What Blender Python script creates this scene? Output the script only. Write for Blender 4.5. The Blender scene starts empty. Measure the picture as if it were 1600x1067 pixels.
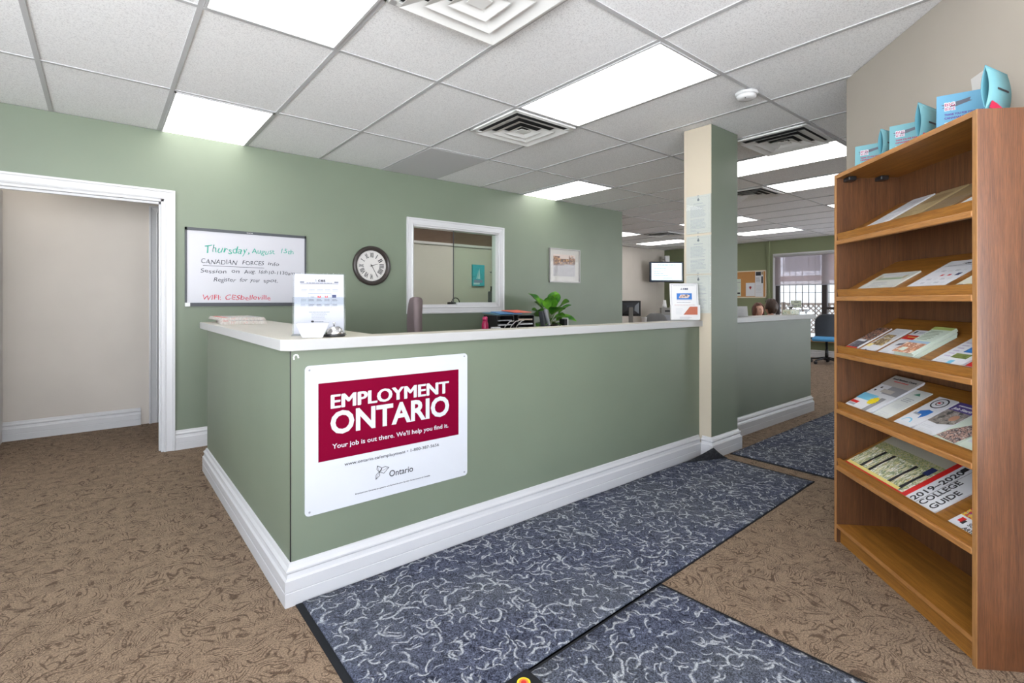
import bpy, bmesh, math, random
from mathutils import Matrix, Vector
R = math.radians
random.seed(7)
SC = bpy.context.scene
COL = SC.collection

# ------------------------------------------------------------------ camera, world, exposure
cam_data = bpy.data.cameras.new('camera')
cam = bpy.data.objects.new('camera', cam_data); COL.objects.link(cam)
cam_data.sensor_width = 36.0
cam_data.lens = 784.5 / 1600 * 36
cam_data.shift_y = -64.0 / 1600
cam_data.clip_start = 0.02
cam.location = (0, 0, 1.24)
cam.rotation_euler = (R(90), 0, R(50.685 - 90))
SC.camera = cam
world = bpy.data.worlds.new('daylight'); SC.world = world; world.use_nodes = True
wb = world.node_tree.nodes['Background']
wn = world.node_tree.nodes; wl = world.node_tree.links      # overcast sky above, brighter half below the horizon, added to light the ceiling
wt = wn.new('ShaderNodeTexCoord'); wsep = wn.new('ShaderNodeSeparateXYZ'); wl.new(wt.outputs['Generated'], wsep.inputs[0])
wr_ = wn.new('ShaderNodeValToRGB'); wr_.color_ramp.elements[0].position = .0; wr_.color_ramp.elements[1].position = .16
wr_.color_ramp.elements[0].color = (.93, .965, 1.0, 1); wr_.color_ramp.elements[1].color = (.17, .20, .25, 1)
wl.new(wsep.outputs['Z'], wr_.inputs[0]); wl.new(wr_.outputs[0], wb.inputs[0]); wb.inputs[1].default_value = 10.5
SC.view_settings.view_transform = 'Standard'; SC.view_settings.look = 'None'
SC.view_settings.gamma = 1; SC.view_settings.use_curve_mapping = False
SC.view_settings.exposure = 0.46
LAMP = 3.3          # strength of the fluorescent troffers' diffusers

H = 2.63            # ceiling height
GX, GY, PX, PY = 1.012, 2.773, 0.648, 0.605     # ceiling grid origin and pitch

# ------------------------------------------------------------------ materials
MATS = {}
def mat(name, col=(.8, .8, .8), rough=.6, metal=0.0, emit=0.0, spec=None):
    if name in MATS: return MATS[name]
    m = bpy.data.materials.new(name); m.use_nodes = True
    p = m.node_tree.nodes['Principled BSDF']
    p.inputs['Base Color'].default_value = (*col, 1); p.inputs['Roughness'].default_value = rough
    p.inputs['Metallic'].default_value = metal
    if spec is not None: p.inputs['Specular IOR Level'].default_value = spec
    if emit:
        p.inputs['Emission Color'].default_value = (*col, 1); p.inputs['Emission Strength'].default_value = emit
    MATS[name] = m
    return m
def nt(m): return m.node_tree.nodes, m.node_tree.links, m.node_tree.nodes['Principled BSDF']
def node(N, t, **kw):
    n = N.new(t)
    for k, v in kw.items():
        if k in n.inputs.keys() if hasattr(n.inputs, 'keys') else False: n.inputs[k].default_value = v
        else: setattr(n, k, v)
    return n
def ramp(N, stops, interp='LINEAR'):
    r = N.new('ShaderNodeValToRGB'); r.color_ramp.interpolation = interp
    e = r.color_ramp.elements
    while len(e) > 1: e.remove(e[-1])
    e[0].position = stops[0][0]; e[0].color = (*stops[0][1], 1)
    for p, c in stops[1:]:
        x = e.new(p); x.color = (*c, 1)
    return r
def math_n(N, L, op, a, b=None, clamp=False):
    n = N.new('ShaderNodeMath'); n.operation = op; n.use_clamp = clamp
    for i, v in enumerate((a, b)):
        if v is None: continue
        if isinstance(v, (int, float)): n.inputs[i].default_value = v
        else: L.new(v, n.inputs[i])
    return n.outputs[0]
def coords(N, L, scale=(1, 1, 1), kind='Object'):
    t = N.new('ShaderNodeTexCoord'); mp = N.new('ShaderNodeMapping'); mp.inputs['Scale'].default_value = scale
    L.new(t.outputs[kind], mp.inputs['Vector']); return mp.outputs[0]
def noise(N, L, vec, scale, detail=2, rough=.5, dist=0):
    n = N.new('ShaderNodeTexNoise'); L.new(vec, n.inputs['Vector'])
    n.inputs['Scale'].default_value = scale; n.inputs['Detail'].default_value = detail
    n.inputs['Roughness'].default_value = rough; n.inputs['Distortion'].default_value = dist
    return n
def mixc(N, L, fac, a, b):
    m = N.new('ShaderNodeMix'); m.data_type = 'RGBA'
    if isinstance(fac, (int, float)): m.inputs[0].default_value = fac
    else: L.new(fac, m.inputs[0])
    for i, v in ((6, a), (7, b)):
        if isinstance(v, tuple): m.inputs[i].default_value = (*v, 1)
        else: L.new(v, m.inputs[i])
    return m.outputs[2]
def bump(N, L, p, h, strength=.2, dist=.002):
    b = N.new('ShaderNodeBump'); b.inputs['Strength'].default_value = strength; b.inputs['Distance'].default_value = dist
    L.new(h, b.inputs['Height']); L.new(b.outputs[0], p.inputs['Normal'])
def painted(name, col, rough=.55, var=.06, bs=.08):
    m = mat(name, col, rough); N, L, p = nt(m); v = coords(N, L)
    n = noise(N, L, v, 1.3, 3); c2 = tuple(min(1, c * (1 + var)) for c in col); c1 = tuple(c * (1 - var) for c in col)
    r = ramp(N, [(.3, c1), (.7, c2)]); L.new(n.outputs[0], r.inputs[0]); L.new(r.outputs[0], p.inputs['Base Color'])
    b = noise(N, L, v, 180, 2); bump(N, L, p, b.outputs[0], bs, .001)
    return m
green = painted('sage_green_paint', (.166, .200, .146), .45, )
olive = painted('olive_green_paint', (.200, .225, .125), .5)
beige = painted('beige_paint', (.56, .51, .46), .55)
cream = painted('cream_paint', (.50, .44, .345), .5)
trimw = painted('white_trim_gloss', (.585, .585, .60), .3, .02, .02)
greyw = painted('grey_office_paint', (.47, .465, .42), .5)
white = mat('white_plastic', (.68, .68, .69), .35)
paper = mat('white_paper', (.66, .67, .71), .6)
creamp = mat('certificate_paper', (.50, .505, .47), .5)
ink = mat('black_ink', (.02, .02, .025), .5)
greyink = mat('grey_print', (.33, .34, .38), .6)
lightink = mat('pale_grey_print', (.55, .57, .60), .6)
black = mat('black_plastic', (.015, .015, .017), .35)
charcoal = mat('charcoal_plastic', (.05, .055, .065), .45)
greypl = mat('grey_plastic', (.30, .31, .34), .4)
silver = mat('brushed_silver', (.62, .62, .62), .3, 1.0)
chrome = mat('polished_chrome', (.78, .78, .80), .06, 1.0)
blackrubber = mat('black_rubber', (.016, .017, .02), .8, spec=.15)
crimson = mat('crimson_print', (.17, .0, .020), .6, spec=.06)
signwhite = mat('white_sign_coating', (.57, .59, .635), .4, spec=.2)
red = mat('red_print', (.62, .02, .02), .45)
navyp = mat('navy_print', (.02, .03, .10), .5)
bluep = mat('blue_print', (.03, .16, .50), .45)
skyp = mat('sky_blue_print', (.17, .50, .70), .5)
tealc = mat('pale_teal_card', (.125, .30, .34), .6)
teald = mat('teal_card', (.08, .25, .31), .6)
magenta = mat('magenta_print', (.30, .01, .08), .6)
yellowp = mat('yellow_print', (.85, .66, .02), .5)
greenp = mat('lime_print', (.42, .50, .16), .5)
palegreen = mat('pale_green_paper', (.60, .68, .60), .5)
purplep = mat('purple_print', (.08, .05, .24), .5)
brownp = mat('kraft_paper', (.33, .25, .13), .6)
greensheet = mat('green_marker', (.02, .27, .19), .6)
blackmk = mat('black_marker', (.03, .03, .04), .5)
redmk = mat('red_marker', (.45, .04, .06), .6)
fabric_mauve = mat('mauve_upholstery', (.175, .14, .145), .95, spec=.1)
fabric_grey = mat('grey_upholstery', (.20, .20, .20), .9)
fabric_dark = mat('dark_upholstery', (.03, .035, .045), .8)
fabric_blue = mat('blue_upholstery', (.07, .28, .55), .8)
skin = mat('skin', (.62, .36, .27), .5)
auburn = mat('auburn_hair', (.10, .030, .014), .5)
darkhair = mat('dark_brown_hair', (.045, .022, .014), .5)
frame_dark = mat('dark_window_frame', (.035, .028, .028), .4)
laminate = painted('cream_laminate', (.49, .46, .385), .3, .02, .01)
lamedge = painted('laminate_edge', (.43, .43, .43), .35, .02, .01)

def speckled(name, base, dark, scale=260, thr=.62):
    m = mat(name, base, .85); N, L, p = nt(m); v = coords(N, L)
    n = noise(N, L, v, scale * .55, 3, .7); r = ramp(N, [(thr - .14, base), (thr + .06, dark)]); L.new(n.outputs[0], r.inputs[0])
    n2 = noise(N, L, v, 2.0, 2); c = mixc(N, L, math_n(N, L, 'MULTIPLY', n2.outputs[0], .12), r.outputs[0], dark)
    L.new(c, p.inputs['Base Color']); bump(N, L, p, n.outputs[0], .25, .0015)
    return m
tile = speckled('mineral_fibre_tile', (.93, .935, .95), (.66, .66, .68))
plain_tile = mat('plain_grey_tile', (.60, .60, .62), .8)
grid_paint = mat('ceiling_grid_paint', (.50, .50, .515), .5)

def carpet():
    m = mat('brown_swirl_carpet', (.3, .2, .12), .95); N, L, p = nt(m); v = coords(N, L)
    # curved tufted strokes: thin contour lines of two warped noise fields, broken up
    tot = None
    for off, ws, fs, fq in ((0, 3.0, 5.0, 78.0), (5.3, 3.8, 6.6, 70.0)):
        o_ = N.new('ShaderNodeVectorMath'); o_.operation = 'ADD'; L.new(v, o_.inputs[0]); o_.inputs[1].default_value = (off, off * .6, off)
        w = noise(N, L, o_.outputs[0], ws, 1)
        vm = N.new('ShaderNodeVectorMath'); vm.operation = 'MULTIPLY_ADD'
        L.new(w.outputs['Color'], vm.inputs[0]); vm.inputs[1].default_value = (.8, .8, 0); L.new(o_.outputs[0], vm.inputs[2])
        f = noise(N, L, vm.outputs[0], fs, 1.0, .4, .4)
        sn = math_n(N, L, 'ABSOLUTE', math_n(N, L, 'SINE', math_n(N, L, 'MULTIPLY', f.outputs[0], fq)))
        brk = noise(N, L, o_.outputs[0], 17, 2, .6)
        q = math_n(N, L, 'ADD', sn, math_n(N, L, 'MULTIPLY', math_n(N, L, 'SUBTRACT', brk.outputs[0], .50), 2.2))
        tot = q if tot is None else math_n(N, L, 'MINIMUM', tot, q)
    fine = noise(N, L, v, 150, 2, .7)
    tot = math_n(N, L, 'ADD', tot, math_n(N, L, 'MULTIPLY', math_n(N, L, 'SUBTRACT', fine.outputs[0], .5), .9))
    r = ramp(N, [(.02, (.085, .052, .030)), (.44, (.240, .170, .115))]); L.new(tot, r.inputs[0])
    n2 = noise(N, L, v, 170, 3, .8)
    r2 = ramp(N, [(.36, (.46, .44, .42)), (.64, (1.5, 1.5, 1.5))]); L.new(n2.outputs[0], r2.inputs[0])
    mm = N.new('ShaderNodeMix'); mm.data_type = 'RGBA'; mm.blend_type = 'MULTIPLY'; mm.inputs[0].default_value = 1
    L.new(r.outputs[0], mm.inputs[6]); L.new(r2.outputs[0], mm.inputs[7])
    L.new(mm.outputs[2], p.inputs['Base Color']); bump(N, L, p, n2.outputs[0], .5, .004)
    return m
carpet_m = carpet()

def matting():
    m = mat('navy_crescent_matting', (.05, .06, .09), .95); N, L, p = nt(m); v = coords(N, L)
    w = noise(N, L, v, 9, 2)
    vm = N.new('ShaderNodeVectorMath'); vm.operation = 'MULTIPLY_ADD'
    L.new(w.outputs['Color'], vm.inputs[0]); vm.inputs[1].default_value = (.07, .07, 0); L.new(v, vm.inputs[2])
    tot = None
    for sc, off, lo, hi in ((8.0, 0, .39, .46), (10.5, 3.3, .35, .425), (13, 7.7, .34, .42), (9.2, 11.7, .27, .33), (17, 5.1, .36, .44)):
        ad = N.new('ShaderNodeVectorMath'); ad.operation = 'MULTIPLY_ADD'; L.new(vm.outputs[0], ad.inputs[0])
        ad.inputs[1].default_value = (sc, sc, 0); ad.inputs[2].default_value = (off, off * .7, 0)
        vo = N.new('ShaderNodeTexVoronoi'); vo.voronoi_dimensions = '2D'; vo.inputs['Scale'].default_value = 1.0
        L.new(ad.outputs[0], vo.inputs['Vector'])
        ring = ramp(N, [(lo - .03, (0, 0, 0)), ((lo + hi) / 2 - .02, (1, 1, 1)), ((lo + hi) / 2 + .02, (1, 1, 1)), (hi + .01, (0, 0, 0))])
        L.new(vo.outputs['Distance'], ring.inputs[0])
        sub = N.new('ShaderNodeVectorMath'); sub.operation = 'SUBTRACT'; L.new(ad.outputs[0], sub.inputs[0]); L.new(vo.outputs['Position'], sub.inputs[1])
        nz = N.new('ShaderNodeVectorMath'); nz.operation = 'NORMALIZE'; L.new(sub.outputs[0], nz.inputs[0])
        cs = N.new('ShaderNodeVectorMath'); cs.operation = 'MULTIPLY_ADD'; L.new(vo.outputs['Color'], cs.inputs[0])
        cs.inputs[1].default_value = (2, 2, 0); cs.inputs[2].default_value = (-1, -1, 0)
        cn = N.new('ShaderNodeVectorMath'); cn.operation = 'NORMALIZE'; L.new(cs.outputs[0], cn.inputs[0])
        dt = N.new('ShaderNodeVectorMath'); dt.operation = 'DOT_PRODUCT'; L.new(nz.outputs[0], dt.inputs[0]); L.new(cn.outputs[0], dt.inputs[1])
        am = ramp(N, [(.45, (0, 0, 0)), (.80, (1, 1, 1))]); L.new(dt.outputs['Value'], am.inputs[0])
        q = math_n(N, L, 'MULTIPLY', ring.outputs[0], am.outputs[0])
        tot = q if tot is None else math_n(N, L, 'MAXIMUM', tot, q)
    fine = noise(N, L, v, 150, 3, .8)
    brk = ramp(N, [(.36, (.05, .05, .05)), (.58, (1, 1, 1))]); L.new(fine.outputs[0], brk.inputs[0])
    tot = math_n(N, L, 'MULTIPLY', tot, brk.outputs[0])
    str_ = noise(N, L, coords(N, L, (1, 1, 1)), 30, 4, .75, 2.2)
    base = ramp(N, [(.34, (.012, .014, .026)), (.66, (.125, .140, .200))]); L.new(str_.outputs[0], base.inputs[0])
    wear = noise(N, L, v, 1.6, 2)      # trodden, greyer patches
    wr = ramp(N, [(.42, (0, 0, 0)), (.62, (1, 1, 1))]); L.new(wear.outputs[0], wr.inputs[0])
    b2 = mixc(N, L, math_n(N, L, 'MULTIPLY', wr.outputs[0], .35), base.outputs[0], (.12, .13, .13))
    grn = ramp(N, [(.38, (.30, .30, .30)), (.62, (1.7, 1.7, 1.7))]); L.new(noise(N, L, v, 190, 3, .8).outputs[0], grn.inputs[0])
    mg = N.new('ShaderNodeMix'); mg.data_type = 'RGBA'; mg.blend_type = 'MULTIPLY'; mg.inputs[0].default_value = 1; L.new(b2, mg.inputs[6]); L.new(grn.outputs[0], mg.inputs[7])
    c = mixc(N, L, tot, mg.outputs[2], (.50, .52, .55)); p.inputs['Specular IOR Level'].default_value = .1
    L.new(c, p.inputs['Base Color']); bump(N, L, p, fine.outputs[0], .6, .005)
    return m
matting_m = matting()

def wood(name, c1, c2, vertical=True, rough=.38, axis='Z'):
    m = mat(name, c1, rough); N, L, p = nt(m)
    sc = {'Z': (14, 14, .7), 'X': (.7, 14, 14), 'Y': (14, .7, 14)}[axis]
    v = coords(N, L, sc)
    n = noise(N, L, v, 3.2, 5, .62, .35); r = ramp(N, [(.30, c1), (.50, tuple((a + b) / 2 for a, b in zip(c1, c2))), (.72, c2)])
    L.new(n.outputs[0], r.inputs[0])
    f = noise(N, L, v, 22, 2, .7); fr = ramp(N, [(.3, (.72, .70, .68)), (.6, (1.08, 1.08, 1.08))]); L.new(f.outputs[0], fr.inputs[0])
    mm = N.new('ShaderNodeMix'); mm.data_type = 'RGBA'; mm.blend_type = 'MULTIPLY'; mm.inputs[0].default_value = 1
    L.new(r.outputs[0], mm.inputs[6]); L.new(fr.outputs[0], mm.inputs[7]); L.new(mm.outputs[2], p.inputs['Base Color'])
    bump(N, L, p, f.outputs[0], .08, .0008)
    return m
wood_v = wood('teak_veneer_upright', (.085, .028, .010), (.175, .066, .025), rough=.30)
wood_shaded = wood('teak_veneer_shaded', (.070, .026, .009), (.145, .058, .020), rough=.5)  # same teak, darkened so the colour carries the shade inside the case
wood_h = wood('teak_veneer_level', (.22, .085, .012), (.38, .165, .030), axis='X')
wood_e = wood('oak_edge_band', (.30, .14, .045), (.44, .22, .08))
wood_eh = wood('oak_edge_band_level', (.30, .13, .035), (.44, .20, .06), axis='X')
desk_wood = wood('light_desk_veneer', (.40, .23, .11), (.52, .33, .18), axis='X')

for w_ in (wood_v,): w_.node_tree.nodes['Principled BSDF'].inputs['Coat Weight'].default_value = 1.0; w_.node_tree.nodes['Principled BSDF'].inputs['Coat Roughness'].default_value = .22
def glass(name, tint=(1, 1, 1), refl=1.0):
    m = bpy.data.materials.new(name); m.use_nodes = True; N = m.node_tree.nodes; L = m.node_tree.links
    N.remove(N['Principled BSDF']); out = N['Material Output']
    t = N.new('ShaderNodeBsdfTransparent'); t.inputs[0].default_value = (*tint, 1)
    g = N.new('ShaderNodeBsdfGlossy'); g.inputs['Roughness'].default_value = .01
    f = N.new('ShaderNodeLayerWeight'); f.inputs[0].default_value = .5        # Schlick reflectance, same for both faces
    k = math_n(N, L, 'MULTIPLY', math_n(N, L, 'POWER', f.outputs['Facing'], 5.0), .9)
    k = math_n(N, L, 'MULTIPLY', math_n(N, L, 'ADD', k, .04), refl, True)
    mx = N.new('ShaderNodeMixShader'); L.new(k, mx.inputs[0]); L.new(t.outputs[0], mx.inputs[1]); L.new(g.outputs[0], mx.inputs[2])
    L.new(mx.outputs[0], out.inputs[0]); return m
clear = glass('clear_glass'); greenglass = glass('green_tinted_glass', (.86, .93, .88), 1.6)
acrylic = glass('clear_acrylic', (.93, .95, .96), 1.0); cover = glass('acrylic_cover', (.97, .98, .98), .40)
def blindm():
    m = bpy.data.materials.new('sheer_blind_fabric'); m.use_nodes = True; N = m.node_tree.nodes; L = m.node_tree.links
    N.remove(N['Principled BSDF']); out = N['Material Output']
    t = N.new('ShaderNodeBsdfTransparent'); t.inputs[0].default_value = (.80, .78, .80, 1)
    d = N.new('ShaderNodeBsdfTranslucent'); d.inputs[0].default_value = (.75, .72, .72, 1)
    e = N.new('ShaderNodeBsdfDiffuse'); e.inputs[0].default_value = (.62, .52, .52, 1)
    a = N.new('ShaderNodeMixShader'); a.inputs[0].default_value = .5; L.new(d.outputs[0], a.inputs[1]); L.new(e.outputs[0], a.inputs[2])
    mx = N.new('ShaderNodeMixShader'); mx.inputs[0].default_value = .38; L.new(t.outputs[0], mx.inputs[1]); L.new(a.outputs[0], mx.inputs[2])
    L.new(mx.outputs[0], out.inputs[0]); return m
blind = blindm()
def photo(name, cols, scale=30, rough=.45, stretch=(1, 1, 1), detail=3):
    m = mat(name, cols[0], rough); N, L, p = nt(m); v = coords(N, L, stretch)
    n = noise(N, L, v, scale, detail, .6, .5)
    k = len(cols); r = ramp(N, [(.28 + .44 * i / (k - 1 or 1), c) for i, c in enumerate(cols)], 'CONSTANT' if k > 3 else 'LINEAR')
    L.new(n.outputs[0], r.inputs[0]); L.new(r.outputs[0], p.inputs['Base Color']); return m
brick = mat('pinkish_brick', (.6, .4, .35), .8)
def _brick():
    N, L, p = nt(brick); t = N.new('ShaderNodeTexCoord'); mp = N.new('ShaderNodeMapping'); mp.inputs['Rotation'].default_value = (R(90), 0, R(90))
    L.new(t.outputs['Object'], mp.inputs[0])
    sx = N.new('ShaderNodeSeparateXYZ'); L.new(t.outputs['Object'], sx.inputs[0]); cx = N.new('ShaderNodeCombineXYZ')
    L.new(sx.outputs['Y'], cx.inputs['X']); L.new(sx.outputs['Z'], cx.inputs['Y'])
    b = N.new('ShaderNodeTexBrick'); L.new(cx.outputs[0], b.inputs['Vector']); b.inputs['Scale'].default_value = 4.5
    b.inputs['Color1'].default_value = (.17, .085, .07, 1); b.inputs['Color2'].default_value = (.22, .13, .11, 1); b.inputs['Mortar'].default_value = (.28, .24, .22, 1)
    L.new(b.outputs[0], p.inputs['Base Color'])
_brick()

# ------------------------------------------------------------------ mesh builder
class G:
    def __init__(s): s.bm = bmesh.new(); s.M = Matrix(); s.mi = 0
    def v(s, p): return s.bm.verts.new(s.M @ Vector(p))
    def face(s, vs, mi=None, smooth=False):
        try: f = s.bm.faces.new(vs)
        except ValueError: return None
        f.material_index = s.mi if mi is None else mi; f.smooth = smooth; return f
    def box(s, x0, x1, y0, y1, z0, z1, mi=None, M=None):
        M0 = s.M
        if M is not None: s.M = s.M @ M
        x0, x1 = sorted((x0, x1)); y0, y1 = sorted((y0, y1)); z0, z1 = sorted((z0, z1))
        a = [s.v((x, y, z)) for z in (z0, z1) for y in (y0, y1) for x in (x0, x1)]
        fs = [s.face([a[i] for i in q], mi) for q in ((0, 2, 3, 1), (4, 5, 7, 6), (0, 1, 5, 4), (1, 3, 7, 5), (3, 2, 6, 7), (2, 0, 4, 6))]
        s.M = M0; return fs
    def bbox(s, x0, x1, y0, y1, z0, z1, b=.005, mi=None, M=None, seg=2):
        fs = s.box(x0, x1, y0, y1, z0, z1, mi, M)
        es = list({e for f in fs for e in f.edges})
        r = bmesh.ops.bevel(s.bm, geom=es, offset=b, segments=seg, affect='EDGES', profile=.5)
        for f in r['faces']:
            f.smooth = True
            f.material_index = s.mi if mi is None else mi
        return s
    def prism(s, pts, z0, z1, mi=None, side=None, smooth=False):
        lo = [s.v((x, y, z0)) for x, y in pts]; hi = [s.v((x, y, z1)) for x, y in pts]; n = len(pts)
        s.face(lo[::-1], mi); s.face(hi, mi)
        for i in range(n): s.face([lo[i], lo[(i + 1) % n], hi[(i + 1) % n], hi[i]], side if side is not None else mi, smooth)
    def lathe(s, prof, n=24, mi=None, smooth=True, cap=True):
        rings = []
        for r, z in prof:
            rings.append([s.v((r * math.cos(2 * math.pi * i / n), r * math.sin(2 * math.pi * i / n), z)) for i in range(n)])
        for a, b in zip(rings, rings[1:]):
            for i in range(n): s.face([a[i], a[(i + 1) % n], b[(i + 1) % n], b[i]], mi, smooth)
        if cap: s.face(rings[0][::-1], mi); s.face(rings[-1], mi)
    def tube(s, path, r, n=10, mi=None):
        rings = []; P = [Vector(p) for p in path]
        for i, p in enumerate(P):
            d = (P[min(i + 1, len(P) - 1)] - P[max(i - 1, 0)]).normalized()
            up = Vector((0, 0, 1)) if abs(d.z) < .9 else Vector((1, 0, 0))
            a = d.cross(up).normalized(); b = d.cross(a).normalized()
            rr = r[i] if isinstance(r, (list, tuple)) else r
            rings.append([s.v(p + a * rr * math.cos(2 * math.pi * k / n) + b * rr * math.sin(2 * math.pi * k / n)) for k in range(n)])
        for a, b in zip(rings, rings[1:]):
            for i in range(n): s.face([a[i], a[(i + 1) % n], b[(i + 1) % n], b[i]], mi, True)
        s.face(rings[0][::-1], mi); s.face(rings[-1], mi)
    def sweep(s, path, prof, mi=None):
        """horizontal mitred sweep of a profile (out, z); the profile's 'out' is to the right of the path"""
        P = [Vector((x, y)) for x, y in path]; rings = []
        for i, p in enumerate(P):
            ds = []
            if i > 0: ds.append((P[i] - P[i - 1]).normalized())
            if i < len(P) - 1: ds.append((P[i + 1] - P[i]).normalized())
            ns = [Vector((d.y, -d.x)) for d in ds]
            if len(ns) == 2:
                m = (ns[0] + ns[1]).normalized(); m = m / max(.2, m.dot(ns[0]))
            else: m = ns[0]
            rings.append([s.v((p.x + m.x * o, p.y + m.y * o, z)) for o, z in prof])
        k = len(prof)
        for a, b in zip(rings, rings[1:]):
            for i in range(k): s.face([a[i], b[i], b[(i + 1) % k], a[(i + 1) % k]], mi)
        s.face(rings[0], mi); s.face(rings[-1][::-1], mi)
    def disc(s, r, n=32, z=0, mi=None, c=(0, 0)):
        s.face([s.v((c[0] + r * math.cos(2 * math.pi * i / n), c[1] + r * math.sin(2 * math.pi * i / n), z)) for i in range(n)], mi)
    def text(s, body, x, y, size=None, width=None, height=None, z=0, align='LEFT', bold=0, shear=0, mi=None, rot=0, space=1.0):
        c = bpy.data.curves.new('t', 'FONT'); c.body = body; c.align_x = 'LEFT'; c.size = 1; c.offset = bold; c.shear = shear
        c.resolution_u = 3; c.space_character = space; c.extrude = .004
        o = bpy.data.objects.new('t', c); COL.objects.link(o)
        me = bpy.data.meshes.new_from_object(o.evaluated_get(bpy.context.evaluated_depsgraph_get()))
        xs = [q.co.x for q in me.vertices]; ys = [q.co.y for q in me.vertices]
        if xs:
            w = max(xs) - min(xs); x0 = min(xs)
            sy = (height / .73) if height else (size or .1)      # height = capital height
            sx = (width / w) if width else sy
            ox = {'LEFT': 0, 'CENTER': -w * sx / 2, 'RIGHT': -w * sx}[align]
            T = s.M @ Matrix.Translation((x, y, z)) @ Matrix.Rotation(rot, 4, 'Z') @ Matrix.Translation((ox, 0, 0)) @ Matrix.Diagonal((sx, sy, .12, 1)) @ Matrix.Translation((-x0, 0, 0))
            n0 = len(s.bm.verts); f0 = len(s.bm.faces)
            vs = [s.bm.verts.new(T @ q.co) for q in me.vertices]
            for pl in me.polygons: s.face([vs[i] for i in pl.vertices], mi)
        bpy.data.objects.remove(o); bpy.data.curves.remove(c); bpy.data.meshes.remove(me)
    def patch(s, x0, x1, y0, y1, z, mi=None, t=.0004): s.box(x0, x1, y0, y1, z, z + t, mi)
    def lines(s, x0, x1, y0, y1, n, z, mi, h=.45, ragged=.25):
        dy = (y1 - y0) / n
        for i in range(n):
            x = x0
            yy = y1 - (i + 1) * dy
            end = x1 - random.random() * ragged * (x1 - x0)
            while x < end:
                w = min(end - x, (x1 - x0) * random.uniform(.06, .18))
                s.patch(x, x + w, yy, yy + dy * h, z, mi); x += w + (x1 - x0) * .018
    def build(s, name, mats, parent=None, sub=0):
        me = bpy.data.meshes.new(name); bmesh.ops.recalc_face_normals(s.bm, faces=s.bm.faces[:])
        s.bm.to_mesh(me); s.bm.free()
        for m in (mats if isinstance(mats, (list, tuple)) else [mats]): me.materials.append(m)
        o = bpy.data.objects.new(name, me); COL.objects.link(o)
        if parent is not None: o.parent = parent
        if sub:
            md = o.modifiers.new('sub', 'SUBSURF'); md.levels = sub; md.render_levels = sub
        return o
def tag(o, label, cat, group=None, kind=None):
    o['label'] = label; o['category'] = cat
    if group: o['group'] = group
    if kind: o['kind'] = kind
    return o
def struct(name, g, m):
    o = g.build(name, m); o['kind'] = 'structure'; return o
def thing(name, label, cat, loc=(0, 0, 0), rz=0, group=None):
    o = bpy.data.objects.new(name, None); COL.objects.link(o); o.empty_display_size = .05
    o.location = loc; o.rotation_euler = (0, 0, rz); return tag(o, label, cat, group)
def copy_tree(o, parent=None):
    c = o.copy(); COL.objects.link(c); c.parent = parent
    for ch in [q for q in bpy.data.objects if q.parent == o]: copy_tree(ch, c)
    return c
def place(o, M):      # a top-level object's world matrix
    o.matrix_world = M
    return o
def frame(o, right, up):      # local x -> right, local y -> up
    r = Vector(right).normalized(); u = Vector(up).normalized(); n = r.cross(u)
    return Matrix(((r.x, u.x, n.x, o[0]), (r.y, u.y, n.y, o[1]), (r.z, u.z, n.z, o[2]), (0, 0, 0, 1)))
def skinned(V, E, rad, levels=2):
    me = bpy.data.meshes.new('s'); me.from_pydata(V, E, []); o = bpy.data.objects.new('s', me); COL.objects.link(o)
    o.modifiers.new('k', 'SKIN').use_smooth_shade = True
    for i, r in enumerate(rad):
        me.skin_vertices[0].data[i].radius = r if isinstance(r, tuple) else (r, r)
    me.skin_vertices[0].data[0].use_root = True
    sb = o.modifiers.new('u', 'SUBSURF'); sb.levels = levels; sb.render_levels = levels
    m2 = bpy.data.meshes.new_from_object(o.evaluated_get(bpy.context.evaluated_depsgraph_get()))
    bpy.data.objects.remove(o); bpy.data.meshes.remove(me); return m2

# ------------------------------------------------------------------ the room shell
YB = 5.0                      # sage wall behind the reception
g = G(); g.box(-3.1, 12.2, -3.3, 8.2, -.08, 0); struct('floor', g, carpet_m)
g = G(); g.box(-3.1, 12.2, -3.3, 8.2, H + .004, H + .1); struct('ceiling', g, tile)

g = G()                       # T-bar grid hanging just under the tiles
def grid_ok(x, y): return True
i0, i1 = -6, 17
for i in range(i0, i1 + 1):
    x = GX + i * PX
    if -3 < x < 6.33: g.box(x - .012, x + .012, -3.2, YB, H - .0012, H + .004)
    elif x < 12.1: g.box(x - .012, x + .012, -.8, 8.1, H - .0012, H + .004)
for j in range(-10, 9, 2):
    y = GY + j * PY
    if y < YB: g.box(-3, 12.1, y - .012, y + .012, H - .0015, H + .003)
    else: g.box(6.35, 12.1, y - .012, y + .012, H - .0015, H + .003)
for (i, j) in ((0, -1), (2, 1), (5, -1), (8, 1), (12, 5)):
    x = GX + i * PX; y = GY + j * PY; g.box(x, x + PX, y - .012, y + .012, H - .0012, H + .004)
struct('trim_1', g, grid_paint)
g = G()                       # one replaced ceiling tile, smoother and darker than the rest, sitting crooked
g.box(GX + 2 * PX + .012, GX + 3 * PX - .006, GY + 2 * PY + .012, YB - .004, H - .003, H + .003)
struct('trim_2', g, plain_tile)

def wall_boxes(g, runs):
    for r in runs: g.box(*r)
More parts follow.
